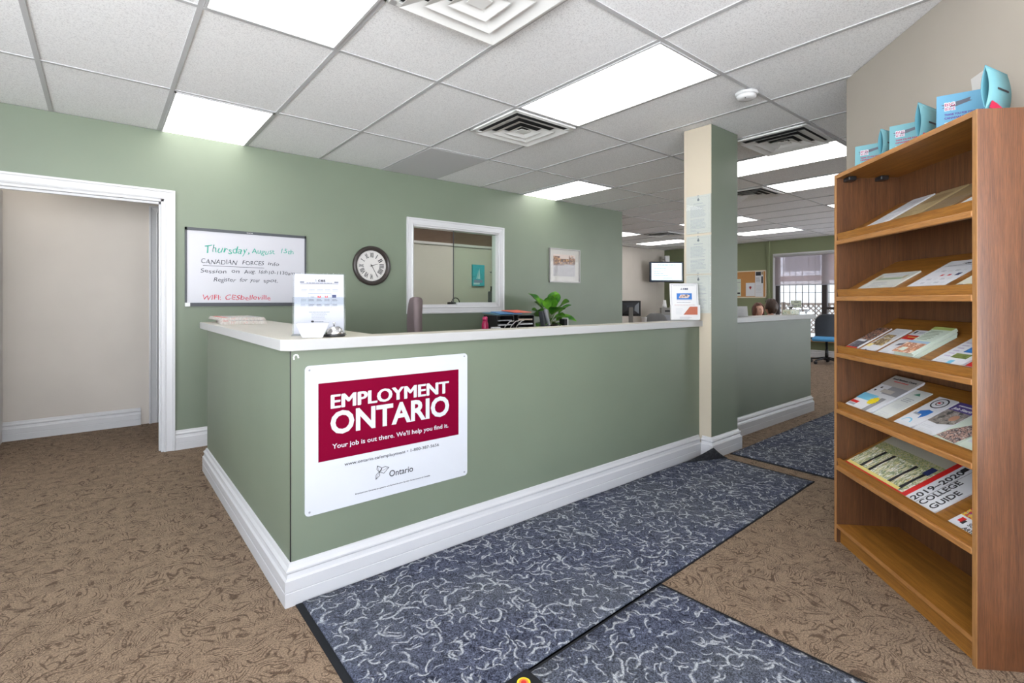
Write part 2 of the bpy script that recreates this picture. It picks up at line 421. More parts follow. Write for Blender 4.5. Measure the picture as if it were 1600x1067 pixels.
# sage wall with the doorway and the inside window
DX0, DX1, DZ = -.78, .40, 2.07
WX0, WX1, WZ0, WZ1 = 2.674, 3.873, 1.172, 2.078
g = G()
wall_boxes(g, [(-3.1, DX0, YB, YB + .12, 0, H), (DX0, DX1, YB, YB + .12, DZ, H), (DX1, WX0, YB, YB + .12, 0, H),
               (WX0, WX1, YB, YB + .12, 0, WZ0), (WX0, WX1, YB, YB + .12, WZ1, H), (WX1, 6.33, YB, YB + .12, 0, H)])
struct('wall_back', g, green)
g = G(); g.box(6.23, 6.33, YB + .12, 8.1, 0, H); struct('wall_return', g, beige)
g = G(); g.box(6.23, 12.2, 8.1, 8.2, 0, H); struct('wall_far_left', g, beige)
# hallway and store room behind the doorway
g = G(); wall_boxes(g, [(-2.0, .383, 6.25, 6.37, 0, H), (.383, 1.35, 6.25, 6.37, 2.12, H), (1.35, 1.95, 6.25, 6.37, 0, H)]); struct('wall_hall', g, beige)
g = G(); g.box(-2.0, -.70, 5.9, 6.25, 0, H); struct('wall_hall_left', g, beige)
g = G(); wall_boxes(g, [(-2.1, -2.0, 5.12, 8.1, 0, H), (1.85, 1.95, 5.12, 7.6, 0, H), (-2, 1.95, 7.6, 7.7, 0, H)]); struct('wall_store_room', g, beige)
# small office behind the window
g = G(); g.box(1.95, 6.23, 7.2, 7.3, 0, 2.16); g.box(1.95, 5.9, 7.17, 7.3, 2.16, 2.2, 1)
g.box(1.95, 6.23, 7.2, 7.3, 2.2, H, 2)
upper_brown = photo('brown_upper_wall', [(.10, .06, .045), (.16, .10, .07), (.11, .09, .06)], 60, .8, (1, 1, .2)); struct('wall_office', g, [greyw, trimw, upper_brown])  # mottled brown band along the top of the office wall
# far wall with the big window
FX = 12.1; FY0, FY1, FZ0, FZ1 = .1, 5.165, .385, 2.29
g = G(); wall_boxes(g, [(FX, FX + .15, -1, FY0, 0, H), (FX, FX + .15, FY0, FY1, 0, FZ0), (FX, FX + .15, FY0, FY1, FZ1, H), (FX, FX + .15, FY1, 8.2, 0, H)]); struct('wall_far', g, olive)
# entrance side: angled wall behind the bookcase, its return, and the street front
C0 = Vector((3.545, 1.030)); a1 = R(42.8); C1 = C0 - Vector((math.cos(a1), math.sin(a1))) * 1.9
def wall_seg(name, p, q, t, m, z0=0, z1=H):
    d = (Vector(q) - Vector(p)).normalized(); n = Vector((d.y, -d.x)) * t
    g = G(); g.prism([tuple(p), tuple(q), (q[0] + n.x, q[1] + n.y), (p[0] + n.x, p[1] + n.y)], z0, z1); return struct(name, g, m)
angled = painted('warm_grey_paint', (.36, .322, .275), .5)
wall_seg('wall_right', C1, C0, .12, angled)
a2 = a1 - R(90); C2 = (5.45, C0.y + (5.45 - C0.x) * math.tan(a2))
wall_seg('wall_right_return', C2, C0, .12, angled)
g = G(); wall_boxes(g, [(C2[0], 8.6, C2[1] - .12, C2[1], 0, H), (11.9, 12.2, C2[1] - .12, C2[1], 0, H), (8.6, 11.9, C2[1] - .12, C2[1], 0, .2), (8.6, 11.9, C2[1] - .12, C2[1], 2.5, H)]); struct('wall_south', g, olive)
wall_seg('wall_entrance', (C1.x, -3.2), C1, .12, angled)
LX0, LX1 = -3.1, 2.4     # glazed street fronts behind and left of the viewpoint
g = G(); wall_boxes(g, [(-3.1, -3.0, -3.3, LX0, 0, H), (-3.1, -3.0, LX1, 5.0, 0, H), (-3.1, -3.0, LX0, LX1, 0, .12), (-3.1, -3.0, LX0, LX1, 2.5, H)]); struct('wall_left', g, green)
SX0, SX1, SZ0, SZ1 = -3.0, 2.0, .12, 2.5
g = G(); wall_boxes(g, [(SX1, C1.x + .12, -3.3, -3.2, 0, H), (SX0 - .1, SX1, -3.3, -3.2, 0, SZ0), (SX0 - .1, SX1, -3.3, -3.2, SZ1, H)]); struct('wall_street', g, beige)
def glazing(name, p0, p1, z0, z1, n, axis, c):
    g = G(); st = (p1 - p0) / n
    def bx(a, b, za, zb, d0, d1, gg):
        gg.box(a, b, c + d0, c + d1, za, zb) if axis == 'x' else gg.box(c + d0, c + d1, a, b, za, zb)
    for k in range(n + 1): bx(p0 + k * st - .03, p0 + k * st + .03, z0, z1, -.03, .03, g)
    bx(p0, p1, z0, z0 + .05, -.03, .03, g); bx(p0, p1, z1 - .05, z1, -.03, .03, g)
    w = struct(name, g, frame_dark); g = G(); bx(p0, p1, z0, z1, -.003, .003, g); g.build('glass_pane', clear, w)
glazing('window_3', SX0, SX1, SZ0, SZ1, 3, 'x', -3.25)
glazing('window_4', LX0, LX1, .12, 2.5, 4, 'y', -3.05)
glazing('added_window', 8.6, 11.9, .2, 2.5, 3, 'x', C2[1] - .06)  # unseen glazing added so daylight reaches the far office

# baseboards
PROF = [(0, 0), (.024, 0), (.024, .055), (.022, .058), (.024, .061), (.024, .105), (.017, .112), (.013, .128), (.019, .136), (.019, .142), (.010, .152), (.006, .165), (0, .168)]
def baseboard(name, path, s=1.0, parent=None):
    g = G(); g.sweep(path, [(o * 1.15, z * s) for o, z in PROF]); o = g.build(name, trimw, parent)
    if parent is None: o['kind'] = 'structure'
    return o
baseboard('baseboard_back', [(.478, YB), (6.33, YB), (6.33, 8.09)], .95)
baseboard('baseboard_hall', [(-.69, 6.25), (.31, 6.25)], 1.0)
baseboard('baseboard_far', [(FX, 8.1), (FX, -.9)], .95)
baseboard('baseboard_far_left', [(6.33, 8.1), (FX, 8.1)], .95)
baseboard('baseboard_left', [(-3, -3.2), (-3, YB), (DX0 - .08, YB)], .95)

# doorway casing (door_1), hall door casing (door_2)
CAS = [(0, 0), (0, .012), (.010, .018), (.018, .013), (.055, .020), (.062, .026), (.076, .026), (.076, 0)]
def casing(g, x0, x1, z1, y, z0=0, closed=False, w=1.0):
    """mitred moulding around an opening in a wall facing -y"""
    inner = [(x0, z0), (x0, z1), (x1, z1), (x1, z0)]
    rings = []
    n = len(inner)
    for i, (x, z) in enumerate(inner):
        sx = -1 if x == x0 else 1; sz = 1 if z == z1 else (-1 if closed else 0)
        rings.append([g.v((x + sx * o * w, y - d, z + sz * o * w)) for o, d in CAS])
    k = len(CAS)
    for i in range(n if closed else n - 1):
        a, b = rings[i], rings[(i + 1) % n]
        for q in range(k): g.face([a[q], b[q], b[(q + 1) % k], a[(q + 1) % k]])
    if not closed: g.face(rings[0]); g.face(rings[-1])
g = G(); casing(g, DX0, DX1, DZ, YB); g.box(DX0 - .001, DX0 + .018, YB, YB + .12, 0, DZ); g.box(DX1 - .018, DX1 + .001, YB, YB + .12, 0, DZ); g.box(DX0, DX1, YB, YB + .12, DZ - .018, DZ + .001)
g.box(DX0, DX0 + .03, YB + .045, YB + .075, 0, DZ - .018); g.box(DX1 - .03, DX1 - .018, YB + .045, YB + .075, 0, DZ - .018); g.box(DX0, DX1, YB + .045, YB + .075, DZ - .035, DZ - .018)
struct('door_1', g, trimw)
g = G(); casing(g, .383 + .07, 1.28, 2.12, 6.25); g.box(.383 + .05, .47, 6.25, 6.37, 0, 2.12); struct('door_2', g, trimw)
g = G(); g.box(-.70, -.668, 5.88, 6.27, 0, 2.2); g.box(-.75, -.69, 5.87, 5.9, 0, 2.2); struct('trim_3', g, trimw)
# inside window
g = G(); casing(g, WX0, WX1, WZ1, YB, WZ0, True, 1.05)
for b in ((WX0 - .001, WX0 + .012, WZ0, WZ1), (WX1 - .012, WX1 + .001, WZ0, WZ1), (WX0, WX1, WZ0 - .001, WZ0 + .012), (WX0, WX1, WZ1 - .012, WZ1 + .001)):
    g.box(b[0], b[1], YB - .001, YB + .12, b[2], b[3])
g.box(WX0, WX1, YB + .035, YB + .085, WZ0, WZ0 + .022); g.box(3.27, WX1, YB + .02, YB + .05, WZ0 + .012, WZ0 + .045)
w = struct('window_1', g, trimw)
g = G(); g.box(WX0 + .012, 3.27, YB + .065, YB + .071, WZ0 + .022, WZ1 - .012); o = g.build('fixed_pane', clear, w)
g = G(); g.box(3.235, WX1 - .012, YB + .045, YB + .051, WZ0 + .03, WZ1 - .012); o = g.build('sliding_pane', greenglass, w); o['label'] = 'green tinted sliding glass pane'
g = G(); g.box(3.232, 3.238, YB + .043, YB + .053, WZ0 + .03, WZ1 - .012); g.build('pane_edge', charcoal, w)
# far window with bars, lattice blind
g = G()
for y0, y1 in ((FY0, FY0 + .08), (1.2, 1.29), (2.6, 2.69), (4.08, 4.17), (FY1 - .10, FY1)): g.box(FX + .02, FX + .10, y0, y1, FZ0, FZ1)
g.box(FX + .02, FX + .10, FY0, FY1, FZ0, FZ0 + .05); g.box(FX + .02, FX + .10, FY0, FY1, FZ1 - .05, FZ1)
g.box(FX + .02, FX + .10, FY0, 4.08, 1.05, 1.10)
w = struct('window_2', g, frame_dark)
g = G(); g.box(FX + .06, FX + .066, FY0, FY1, FZ0, FZ1); g.build('glass_pane', clear, w)
g = G(); g.box(FX - .14, FX + .02, FY0 - .03, FY1 + .05, FZ0 - .04, FZ0, 0); o = g.build('window_sill', desk_wood, w)
g = G()
y = FY0 + .1
while y < FY1 - .1: g.box(FX + .16, FX + .172, y - .006, y + .006, FZ0, FZ1); y += .134
for z in (.62, 1.42, 2.05): g.box(FX + .16, FX + .172, FY0, FY1, z - .006, z + .006)
g.build('security_bars', black, w)
g = G(); g.box(FX - .02, FX + .03, FY1 - .02, FY1 + .02, FZ0, FZ1 + .02); g.box(FX - .02, FX + .03, FY0 - .04, FY1 + .02, FZ1 - .01, FZ1 + .03); g.build('window_lining', trimw, w)
t = thing('roller_blind', 'sheer greyish white roller blind half lowered over the barred window', 'blind', (FX - .03, 2.65, FZ1 - .03))
g = G(); g.M = Matrix.Rotation(R(90), 4, 'X'); g.lathe([(.028, -2.5), (.028, 2.5)], 16); g.build('roller_tube', trimw, t)
g = G(); g.box(-.004, -.002, -2.48, 2.48, -.66, 0); g.build('blind_fabric', blind, t)
g = G(); g.box(-.010, .004, -2.48, 2.48, -.68, -.66); g.build('bottom_bar', greypl, t)
g = G(); g.box(FX - .035, FX, 5.255, 5.295, .15, H); struct('trim_4', g, olive)     # conduit cover on the far wall

# ------------------------------------------------------------------ outside the far window
gr = G(); gr.box(12.3, 22, -6, 14, -.3, -.2); struct('ground', gr, mat('snowy_ground', (.8, .8, .82), .9))
t = thing('brick_house', 'pinkish brick neighbouring house with a white framed window beyond the barred window', 'building', (15.6, 5, -.2))
g = G(); g.box(0, .3, -6, 6, 0, 5.5); g.build('wall', brick, t)
g = G(); g.box(-.05, 0, -6, 6, 0, 2.0); g.build('rendered_base', mat('white_render', (.62, .60, .56), .8), t)
wi = G(); wi.box(-.08, 0, .25, 1.45, 2.15, 3.1); o = wi.build('window_frame', trimw, t)
wi = G(); wi.box(-.09, -.078, .38, 1.32, 2.28, 2.98); wi.build('window_pane', mat('dull_outdoor_pane', (.10, .10, .12), .3), o)
wi = G(); wi.box(-.09, 0, -2.6, -1.2, 2.15, 3.2); o = wi.build('window_frame', trimw, t)
wi = G(); wi.box(-.10, -.088, -2.45, -1.35, 2.28, 3.05); wi.build('window_pane', MATS['dull_outdoor_pane'], o)
t = thing('lattice_fence', 'low brown lattice fence standing outside the barred window', 'fence', (13.9, 4.2, -.2))
g = G(); lat = mat('weathered_lattice', (.20, .15, .12), .8)
for k in range(-24, 25):
    for sgn in (1, -1):
        g.box(-.006, .006, -.5, .5, -.012, .012, M=Matrix.Translation((.012 * sgn, k * .12, 1.0)) @ Matrix.Rotation(R(45) * sgn, 4, 'X'))
g.build('lattice', lat, t)
g = G(); g.box(-.03, .03, -3.0, 3.0, 1.33, 1.38); g.box(-.03, .03, -3.0, 3.0, .62, .66)
for k in (-3, -1.5, 0, 1.5, 3): g.box(-.04, .04, k - .04, k + .04, 0, 1.4)
g.build('rails_and_posts', lat, t)

# ------------------------------------------------------------------ pillar (structure) with its two paints
g = G(); PXa, PXb, PYa, PYb = 3.715, 4.135, 2.062, 2.30
fs = g.box(PXa, PXb, PYa, PYb, 0, H)
for f in fs:
    c = f.calc_center_median()
    f.material_index = 1 if c.x < PXa + .01 else 0
struct('wall_pillar', g, [green, cream])
# ------------------------------------------------------------------ reception counter (built in: green knee walls, ledge top)
cnt = thing('reception_counter', 'L-shaped sage green reception counter with a cream ledge top and white baseboard', 'counter', (.6, 2.165, 0))
OX, OY = .6, 2.165
g = G(); g.box(0, 3.115, 0, .10, .0, 1.034); g.build('front_panel', green, cnt)
g = G(); g.box(0, .10, .10, 2.07, .0, 1.034); g.build('side_panel', green, cnt)
# ledge: L-shaped slab with a clipped outer corner
def P(x, y): return (x - OX, y - OY)
top = [P(.565, 2.18), P(.600, 2.135), P(3.76, 2.135), P(3.76, 2.27), P(1.0, 2.27), P(1.03, 4.47), P(.565, 4.33)]
g = G(); g.prism(top, 1.034, 1.081, 0, 1); o = g.build('countertop', [laminate, lamedge], cnt)
md = o.modifiers.new('bev', 'BEVEL'); md.width = .003; md.segments = 2
baseboard('baseboard', [P(3.70, 2.165), P(.60, 2.165), P(.60, 4.235), P(.70, 4.235)][::-1], 1.0, cnt)
g = G(); g.box(-.001, .0025, -.0015, .004, .17, 1.034); g.build('corner_bead', black, cnt)
g = G()
for k in range(7):
    a = k / 6 * 3.6; g.M = Matrix.Translation((.022 + .009 * math.cos(a), -.001, .840 + .012 * math.sin(a) + .0)) ; g.box(-.003, .003, -.001, .001, -.003, .003)
g.M = Matrix()
o = g.build('tape_residue', white, cnt); o.location = (0, 0, .165)
g = G(); g.box(.45, 3.05, .11, .70, .72, .75); g.build('inner_worktop', laminate, cnt)
for xx in (.5, 1.7, 2.9):
    g = G(); g.box(xx, xx + .03, .12, .66, 0, .72); g.build('worktop_support', laminate, cnt)

# pillar base
baseboard('baseboard_pillar', [(PXa, 2.137), (PXa, PYa), (PXb, PYa), (PXb, PYb)], .98)
# ------------------------------------------------------------------ low wall beyond the pillar
hw = thing('half_wall', 'sage green low wall beyond the pillar with a pale cap and white baseboard', 'partition', (4.14, 2.245, 0))
g = G(); g.box(0, 2.05, 0, .11, 0, 1.036); g.build('wall_panel', green, hw)
g = G(); g.bbox(-.005, 2.13, -.03, .17, 1.036, 1.085, .004); g.build('cap', [lamedge], hw)
baseboard('baseboard', [(.028, 0), (2.05, 0), (2.05, .11)], 1.02, hw)

# ------------------------------------------------------------------ ceiling lights
diff = mat('lit_diffuser', (1.0, .985, .95), .4, 0, LAMP)
def make_light():
    t = thing('ceiling_light', 'x', 'ceiling light')
    g = G(); a = .014
    for b in ((a, PX - a, a, a + .012), (a, PX - a, 2 * PY - a - .012, 2 * PY - a), (a, a + .012, a, 2 * PY - a), (PX - a - .012, PX - a, a, 2 * PY - a)):
        g.box(b[0], b[1], b[2], b[3], -.006, .003)
    g.build('frame', grid_paint, t)
    g = G(); g.box(a + .012, PX - a - .012, a + .012, 2 * PY - a - .012, -.003, .003); g.build('diffuser', diff, t)
    return t
proto = make_light(); first = True
LIGHTS = [(-1, -2, 'lit fluorescent ceiling panel cut off by the top edge, beside the large square vent'),
 (2, -2, 'large lit fluorescent ceiling panel between the small vent and the smoke detector'),
 (6, -2, 'lit ceiling panel just right of the pillar, beside the second vent'),
 (8, -2, 'lit ceiling panel behind the pillar side, next one beyond the panel near the vent'),
 (11, -2, 'lit ceiling panel mostly hidden behind the bookcase, only its corner showing'),
 (11, 2, 'lit ceiling panel cut across by the pillar, its right end showing above the longer one'),
 (14, 2, 'lit ceiling panel nearest the corkboard wall, right of the pillar'),
 (11, 6, 'lit ceiling panel just past the end of the sage wall'),
 (14, 6, 'lit ceiling panel above the television corner'),
 (14, -2, 'lit ceiling panel in the far office beyond the bookcase, out of view'),
 (2, -6, 'lit ceiling panel over the entrance'), (-1, -6, 'lit ceiling panel by the street window'), (-4, -2, 'lit ceiling panel left of the entrance'), (-4, -6, 'lit ceiling panel in the street corner')]
for i, j, lab in LIGHTS:
    o = proto if first else copy_tree(proto); first = False
    o.location = (GX + i * PX, GY + j * PY, H - .001); o['label'] = lab; o['group'] = 'fluorescent ceiling panels'
for i, lab in ((-1, 'lit ceiling panel against the sage wall above the doorway and whiteboard'), (5, 'lit ceiling panel against the sage wall above the framed picture')):
    t = thing('ceiling_light', lab, 'ceiling light', (GX + i * PX, GY + 2 * PY, H - .001), group='fluorescent ceiling panels')
    L_ = YB - (GY + 2 * PY) - .004
    g = G(); g.box(.014, PX - .014, .014, .026, -.006, .003); g.box(.014, .026, .014, L_, -.006, .003); g.box(PX - .026, PX - .014, .014, L_, -.006, .003); g.build('frame', grid_paint, t)
    g = G(); g.box(.026, PX - .026, .026, L_, -.003, .003); g.build('diffuser', diff, t)
for x, y, lab in ((-.9, 5.4, 'square lit panel on the hall ceiling beyond the doorway'), (.2, 6.75, 'square lit panel on the store room ceiling'), (3.0, 5.9, 'square lit panel on the small office ceiling, nearer the clock'), (4.8, 5.9, 'square lit panel on the small office ceiling, nearer the framed picture')):
    t = thing('ceiling_light', lab, 'ceiling light', (x, y, H - .001), group='lamps behind the sage wall')
    g = G(); g.box(0, .5, 0, .5, -.005, .003); g.build('frame', grid_paint, t)
    g = G(); g.box(.02, .48, .02, .48, -.008, -.005); g.build('diffuser', mat('lit_small_diffuser', (1, .97, .92), .4, 0, 8.0) if y < 5.8 or x < 1 else mat('lit_office_diffuser', (1, .97, .90), .4, 0, 22.0), t)
# ------------------------------------------------------------------ vents
ventw = mat('vent_enamel', (.78, .78, .77), .4); ventd = mat('duct_dark', (.02, .02, .02), .8)
def make_vent():
    t = thing('ceiling_vent', 'x', 'vent')
    g = G(); g.box(-.29, .29, -.27, .27, .0, .004); o = g.build('duct_backing', ventd, t); o.location.z = .003
    g = G(); 
    for b in ((-.31, .31, -.288, -.255), (-.31, .31, .255, .288), (-.31, -.275, -.288, .288), (.275, .31, -.288, .288)): g.box(b[0], b[1], b[2], b[3], -.008, .004)
    g.build('outer_frame', ventw, t)
    for k, (r0, r1) in enumerate(((.175, .255), (.105, .175), (.035, .10))):
        g = G(); rings = []
        for r, z in ((r0, -.002), (r1, -.030), (r1 + .004, -.030), (r0 + .004, .0)):
            rings.append([g.v((sx * r * 1.06, sy * r, z)) for sx, sy in ((-1, -1), (1, -1), (1, 1), (-1, 1))])
        for a, b in zip(rings, rings[1:] + rings[:1]):
            for q in range(4): g.face([a[q], a[(q + 1) % 4], b[(q + 1) % 4], b[q]])
        g.build('louver', ventw, t)
    g = G(); g.box(-.045, .045, -.04, .04, -.022, -.018); g.box(-.004, .004, -.004, .004, -.018, .0); g.build('centre_plate', ventw, t)
    return t
proto = make_vent(); first = True
for i, j, lab in ((0, -2, 'large square air vent cut off by the top edge of the photo'), (2, 0, 'square ceiling vent at the near end of the large light panel'), (5, -2, 'square ceiling vent just right of the pillar top'),
                  (8, 0, 'small ceiling vent lower right of the pillar, over the far office'), (12, 5, 'small distant ceiling vent above the television')):
    o = proto if first else copy_tree(proto); first = False
    o.location = (GX + (i + .5) * PX, GY + (j + .5) * PY, H - .008); o['label'] = lab; o['group'] = 'ceiling vents'
t = thing('smoke_detector', 'round white smoke detector on the ceiling right of the large light panel', 'smoke detector', (3.33, 1.60, H - .006))
g = G(); g.lathe([(.072, 0), (.072, -.012), (.066, -.018)]); g.build('base', white, t)
g = G(); g.lathe([(.064, -.018), (.060, -.034), (.050, -.042), (.02, -.044)]); g.build('cover', white, t)
g = G(); g.lathe([(.004, -.040), (.004, -.046)], 8); o = g.build('indicator', ink, t); o.location = (-.035, -.01, 0)

# ------------------------------------------------------------------ sign on the counter front
FM = frame((1.0625, 2.163, .6525), (1, 0, 0), (0, 0, 1))
t = thing('wall_sign', 'white employment services sign with a crimson block, screwed to the counter front', 'sign'); t.matrix_world = FM
g = G(); w, h, r = .4065, .3145, .018; pts = []
for cx, cy, a0 in ((w - r, h - r, 0), (-w + r, h - r, 90), (-w + r, -h + r, 180), (w - r, -h + r, 270)):
    for k in range(6): a = R(a0 + k * 18); pts.append((cx + r * math.cos(a), cy + r * math.sin(a)))
g.prism(pts, 0, .004); g.build('board', signwhite, t)
g = G(); g.patch(-.352, .352, -.097, .236, .004, t=.0006); g.build('crimson_panel', crimson, t)
g = G()
for k_, (dx_, dy_) in enumerate(((-.0035, -.001), (-.0012, .001), (.0012, -.001), (.0035, .001))):     # heavy face built from close copies of each letter
    g.text('EMPLOYMENT', -.2965 + dx_, .124 + dy_, height=.061, width=.587, z=.005 + .00012 * k_, mi=0)
g.text('ONTARIO', -.301, .014, height=.098, width=.596, z=.005, bold=.030, mi=0)
g.text("Your job is out there. We'll help you find it.", -.293, -.050, height=.021, width=.583, z=.005, bold=.008, mi=0)
g.build('white_lettering', signwhite, t)
g = G()
g.text('www.ontario.ca/employment \u2022 1-800-387-5656', -.240, -.134, height=.015, width=.476, z=.0045)
g.build('contact_lettering', ink, t); g = G(); g.text('Ontario', -.029, -.229, height=.030, width=.122, z=.0045, bold=.004)
g.build('province_wordmark', ink, t); g = G()
g.text('Employment Ontario programs are funded in part by the Government of Canada.', -.191, -.272, height=.006, width=.378, z=.0045)
g.build('small_print', ink, t); g = G()
# trillium emblem: three outlined petals
def seg(g, a, b, w=.0022, z=.0045):
    d = Vector((b[0] - a[0], b[1] - a[1])); L = d.length
    g.box(-.0008, L + .0008, -w / 2, w / 2, 0, .0005, M=Matrix.Translation((a[0], a[1], z)) @ Matrix.Rotation(math.atan2(d.y, d.x), 4, 'Z'))
C = (-.078, -.196)
for pet in ([(-.088, -.166), (-.070, -.176), (-.066, -.186), C, (-.090, -.182)], [(-.031, -.184), (-.050, -.176), (-.066, -.180), C, (-.056, -.206)], [(-.095, -.226), (-.094, -.208), (-.088, -.200), C, (-.076, -.212)]):
    for a, b in zip(pet, pet[1:] + pet[:1]): seg(g, a, b)
    seg(g, pet[0], C, .001)
g.build('flower_emblem', ink, t)
for sx, sy in ((-.388, .296), (.388, .300), (-.388, -.298), (.388, -.296)):
    g = G(); g.M = Matrix.Translation((sx, sy, .004)); g.lathe([(.0045, 0), (.0045, .0012), (.002, .002)], 12); g.build('screw', greypl, t)

# ------------------------------------------------------------------ whiteboard
FM = frame((1.035, YB - .001, 1.524), (1, 0, 0), (0, 0, 1))
t = thing('whiteboard', 'black framed whiteboard with green, black and red handwriting on the sage wall', 'whiteboard'); t.matrix_world = FM
bw, bh = .49, .333
g = G(); g.box(-bw + .01, bw - .01, -bh + .01, bh - .01, 0, .012); g.build('writing_surface', mat('whiteboard_enamel', (.47, .47, .51), .25), t)
g = G()
g.box(-bw, bw, bh - .024, bh, 0, .02); g.box(-bw, bw, -bh, -bh + .030, 0, .026); g.box(-bw, -bw + .014, -bh, bh, 0, .02); g.box(bw - .014, bw, -bh, bh, 0, .02)
g.build('frame', charcoal, t)
g = G(); g.bbox(-bw - .001, -bw + .036, -bh - .001, -bh + .031, 0, .028, .003); g.build('corner_clip', white, t)
g = G(); g.text('Quartet', 0, bh - .016, height=.008, width=.05, z=.0205, align='CENTER'); g.build('maker_mark', white, t)
def hand(g, s_, x0, y0, x1, hgt, bold=0, z=.0125, rise=0):
    """hand-drawn word: a thin slanted line of letters pushed off its baseline"""
    g.bm.verts.ensure_lookup_table(); n0 = len(g.bm.verts)
    g.text(s_, x0, y0, height=hgt, width=x1 - x0, z=z, bold=bold, shear=.12)
    g.bm.verts.ensure_lookup_table(); ph = random.random() * 9
    for v in g.bm.verts[n0:]:
        v.co.y += hgt * (.07 * math.sin(v.co.x * 70 + ph) + .05 * math.sin(v.co.x * 31 + ph)); v.co.x += hgt * .07 * math.sin(v.co.y * 80 + v.co.x * 40 + ph)
ux = lambda X: X - 1.035
uz = lambda Z: Z - 1.524
def write_line(words, m, name):
    for s_, x0, z0, x1, hh in words:
        g = G(); hand(g, s_, ux(x0), uz(z0), ux(x1), hh, 0); g.build(name, m, t)
write_line([('Thursday,', .69, 1.655, 1.03, .066), ('August', 1.05, 1.665, 1.245, .050), ('15th', 1.30, 1.68, 1.41, .045)], greensheet, 'green_word')
write_line([('CANADIAN', .66, 1.556, .935, .042), ('FORCES', .977, 1.561, 1.152, .038), ('info', 1.187, 1.562, 1.285, .034)], blackmk, 'black_word')
write_line([('Session', .655, 1.478, .85, .036), ('on', .89, 1.483, .955, .036), ('Aug.', .988, 1.483, 1.085, .036), ('16th', 1.112, 1.485, 1.180, .034), ('10-1130am', 1.195, 1.482, 1.42, .032)], blackmk, 'black_word')
write_line([('Register', .755, 1.405, .925, .038), ('for', .958, 1.407, 1.018, .036), ('your', 1.04, 1.407, 1.12, .036), ('spot.', 1.15, 1.407, 1.27, .036)], blackmk, 'black_word')
write_line([('WIFI:', .672, 1.247, .81, .044), ('CESbelleville', .84, 1.247, 1.21, .044)], redmk, 'red_word')
g = G(); seg(g, (ux(.675), uz(1.540)), (ux(1.155), uz(1.536)), .004, .0125); g.build('black_underline', blackmk, t)

# ------------------------------------------------------------------ clock
FM = frame((2.188, YB - .001, 1.603), (1, 0, 0), (0, 0, 1))
t = thing('wall_clock', 'round dark bronze wall clock with Roman numerals on the sage wall', 'clock'); t.matrix_world = FM
bronze = mat('dark_bronze', (.035, .028, .025), .35)
g = G(); g.lathe([(.200, 0), (.206, .015), (.203, .035), (.190, .045), (.176, .043), (.170, .030), (.160, .022), (.158, .012), (.0, .012)], 64, cap=False); g.build('rim', bronze, t)
g = G(); g.disc(.160, 64, .0135); face = mat('aged_clock_face', (.62, .60, .58), .5); g.build('dial', face, t)
g = G(); num = ['XII', 'I', 'II', 'III', 'IIII', 'V', 'VI', 'VII', 'VIII', 'IX', 'X', 'XI']
for k, s_ in enumerate(num):
    a = -R(30 * k); g.M = Matrix.Rotation(a, 4, 'Z') @ Matrix.Translation((0, .088, 0)); g.text(s_, 0, 0, height=.050, width=(.008 if s_ == 'I' else .012 * len(s_) + .004), z=.0138, align='CENTER', bold=.03)
for k in range(60):
    g.M = Matrix.Rotation(R(6 * k), 4, 'Z'); g.box(-.0008, .0008, .146, .153, .0137, .0143)
g.M = Matrix(); g.build('numerals', ink, t)
def hand_(g, ang, L, w):
    g.M = Matrix.Rotation(-R(ang), 4, 'Z'); g.prism([(-w / 2, -.02), (w / 2, -.02), (w * .4, L * .7), (0, L), (-w * .4, L * .7)], .016, .018); g.M = Matrix()
g = G(); hand_(g, 73, .085, .006); g.build('hour_hand', ink, t)
g = G(); hand_(g, 150, .135, .005); g.build('minute_hand', ink, t)
g = G(); g.lathe([(.008, .014), (.008, .021), (.003, .023)], 16); g.build('pivot', bronze, t)
g = G(); g.disc(.172, 64, .026); g.build('glass', clear, t)

# ------------------------------------------------------------------ framed picture
FM = frame((5.045, YB - .001, 1.728), (1, 0, 0), (0, 0, 1))
t = thing('framed_picture', 'silver framed picture of autumn trees mirrored in water on the sage wall', 'picture'); t.matrix_world = FM
def pic_frame(t, w, h, b, m, d=.025, matc=None, pic=None, glassy=True):
    g = G()
    for q in ((-w, w, h - b, h), (-w, w, -h, -h + b), (-w, -w + b, -h + b, h - b), (w - b, w, -h + b, h - b)): g.box(q[0], q[1], q[2], q[3], 0, d)
    g.build('frame', m, t)
    g = G(); g.box(-w + b, w - b, -h + b, h - b, 0, d * .4); g.build('mat_board', matc or paper, t)
    if glassy:
        g = G(); g.box(-w + b, w - b, -h + b, h - b, d * .7, d * .75); g.build('glass', glass('picture_glass', (1, 1, 1), .2), t)
pic_frame(t, .30, .236, .014, mat('pewter_frame', (.30, .29, .28), .4, .5), matc=mat('ivory_mat_board', (.52, .50, .47), .7))
g = G(); z = .0102
water = photo('grey_water_print', [(.50, .47, .47), (.30, .28, .30), (.62, .60, .60)], 22, .5, (1, 3, 1)); trees = photo('autumn_tree_print', [(.35, .16, .07), (.10, .07, .07), (.60, .33, .14), (.16, .12, .13)], 40)
skyprt = mat('dusk_sky_print', (.60, .50, .46), .5)
g.patch(-.225, .205, -.150, .155, z, 0); g.patch(-.225, .205, .085, .155, z + .0005, 2); g.patch(-.225, -.10, .045, .13, z + .001, 1); g.patch(-.10, .09, .055, .095, z + .001, 1)
for k in range(9): x = .08 + k * .0145; g.patch(x, x + .012, .03, .10 + random.random() * .05, z + .001, 1)
g.patch(-.225, .205, .02, .055, z + .0008, 1); g.patch(-.225, -.02, .0, .022, z + .0008, 3)
g.build('print', [water, trees, skyprt, mat('reflection_print', (.22, .15, .13), .5)], t)

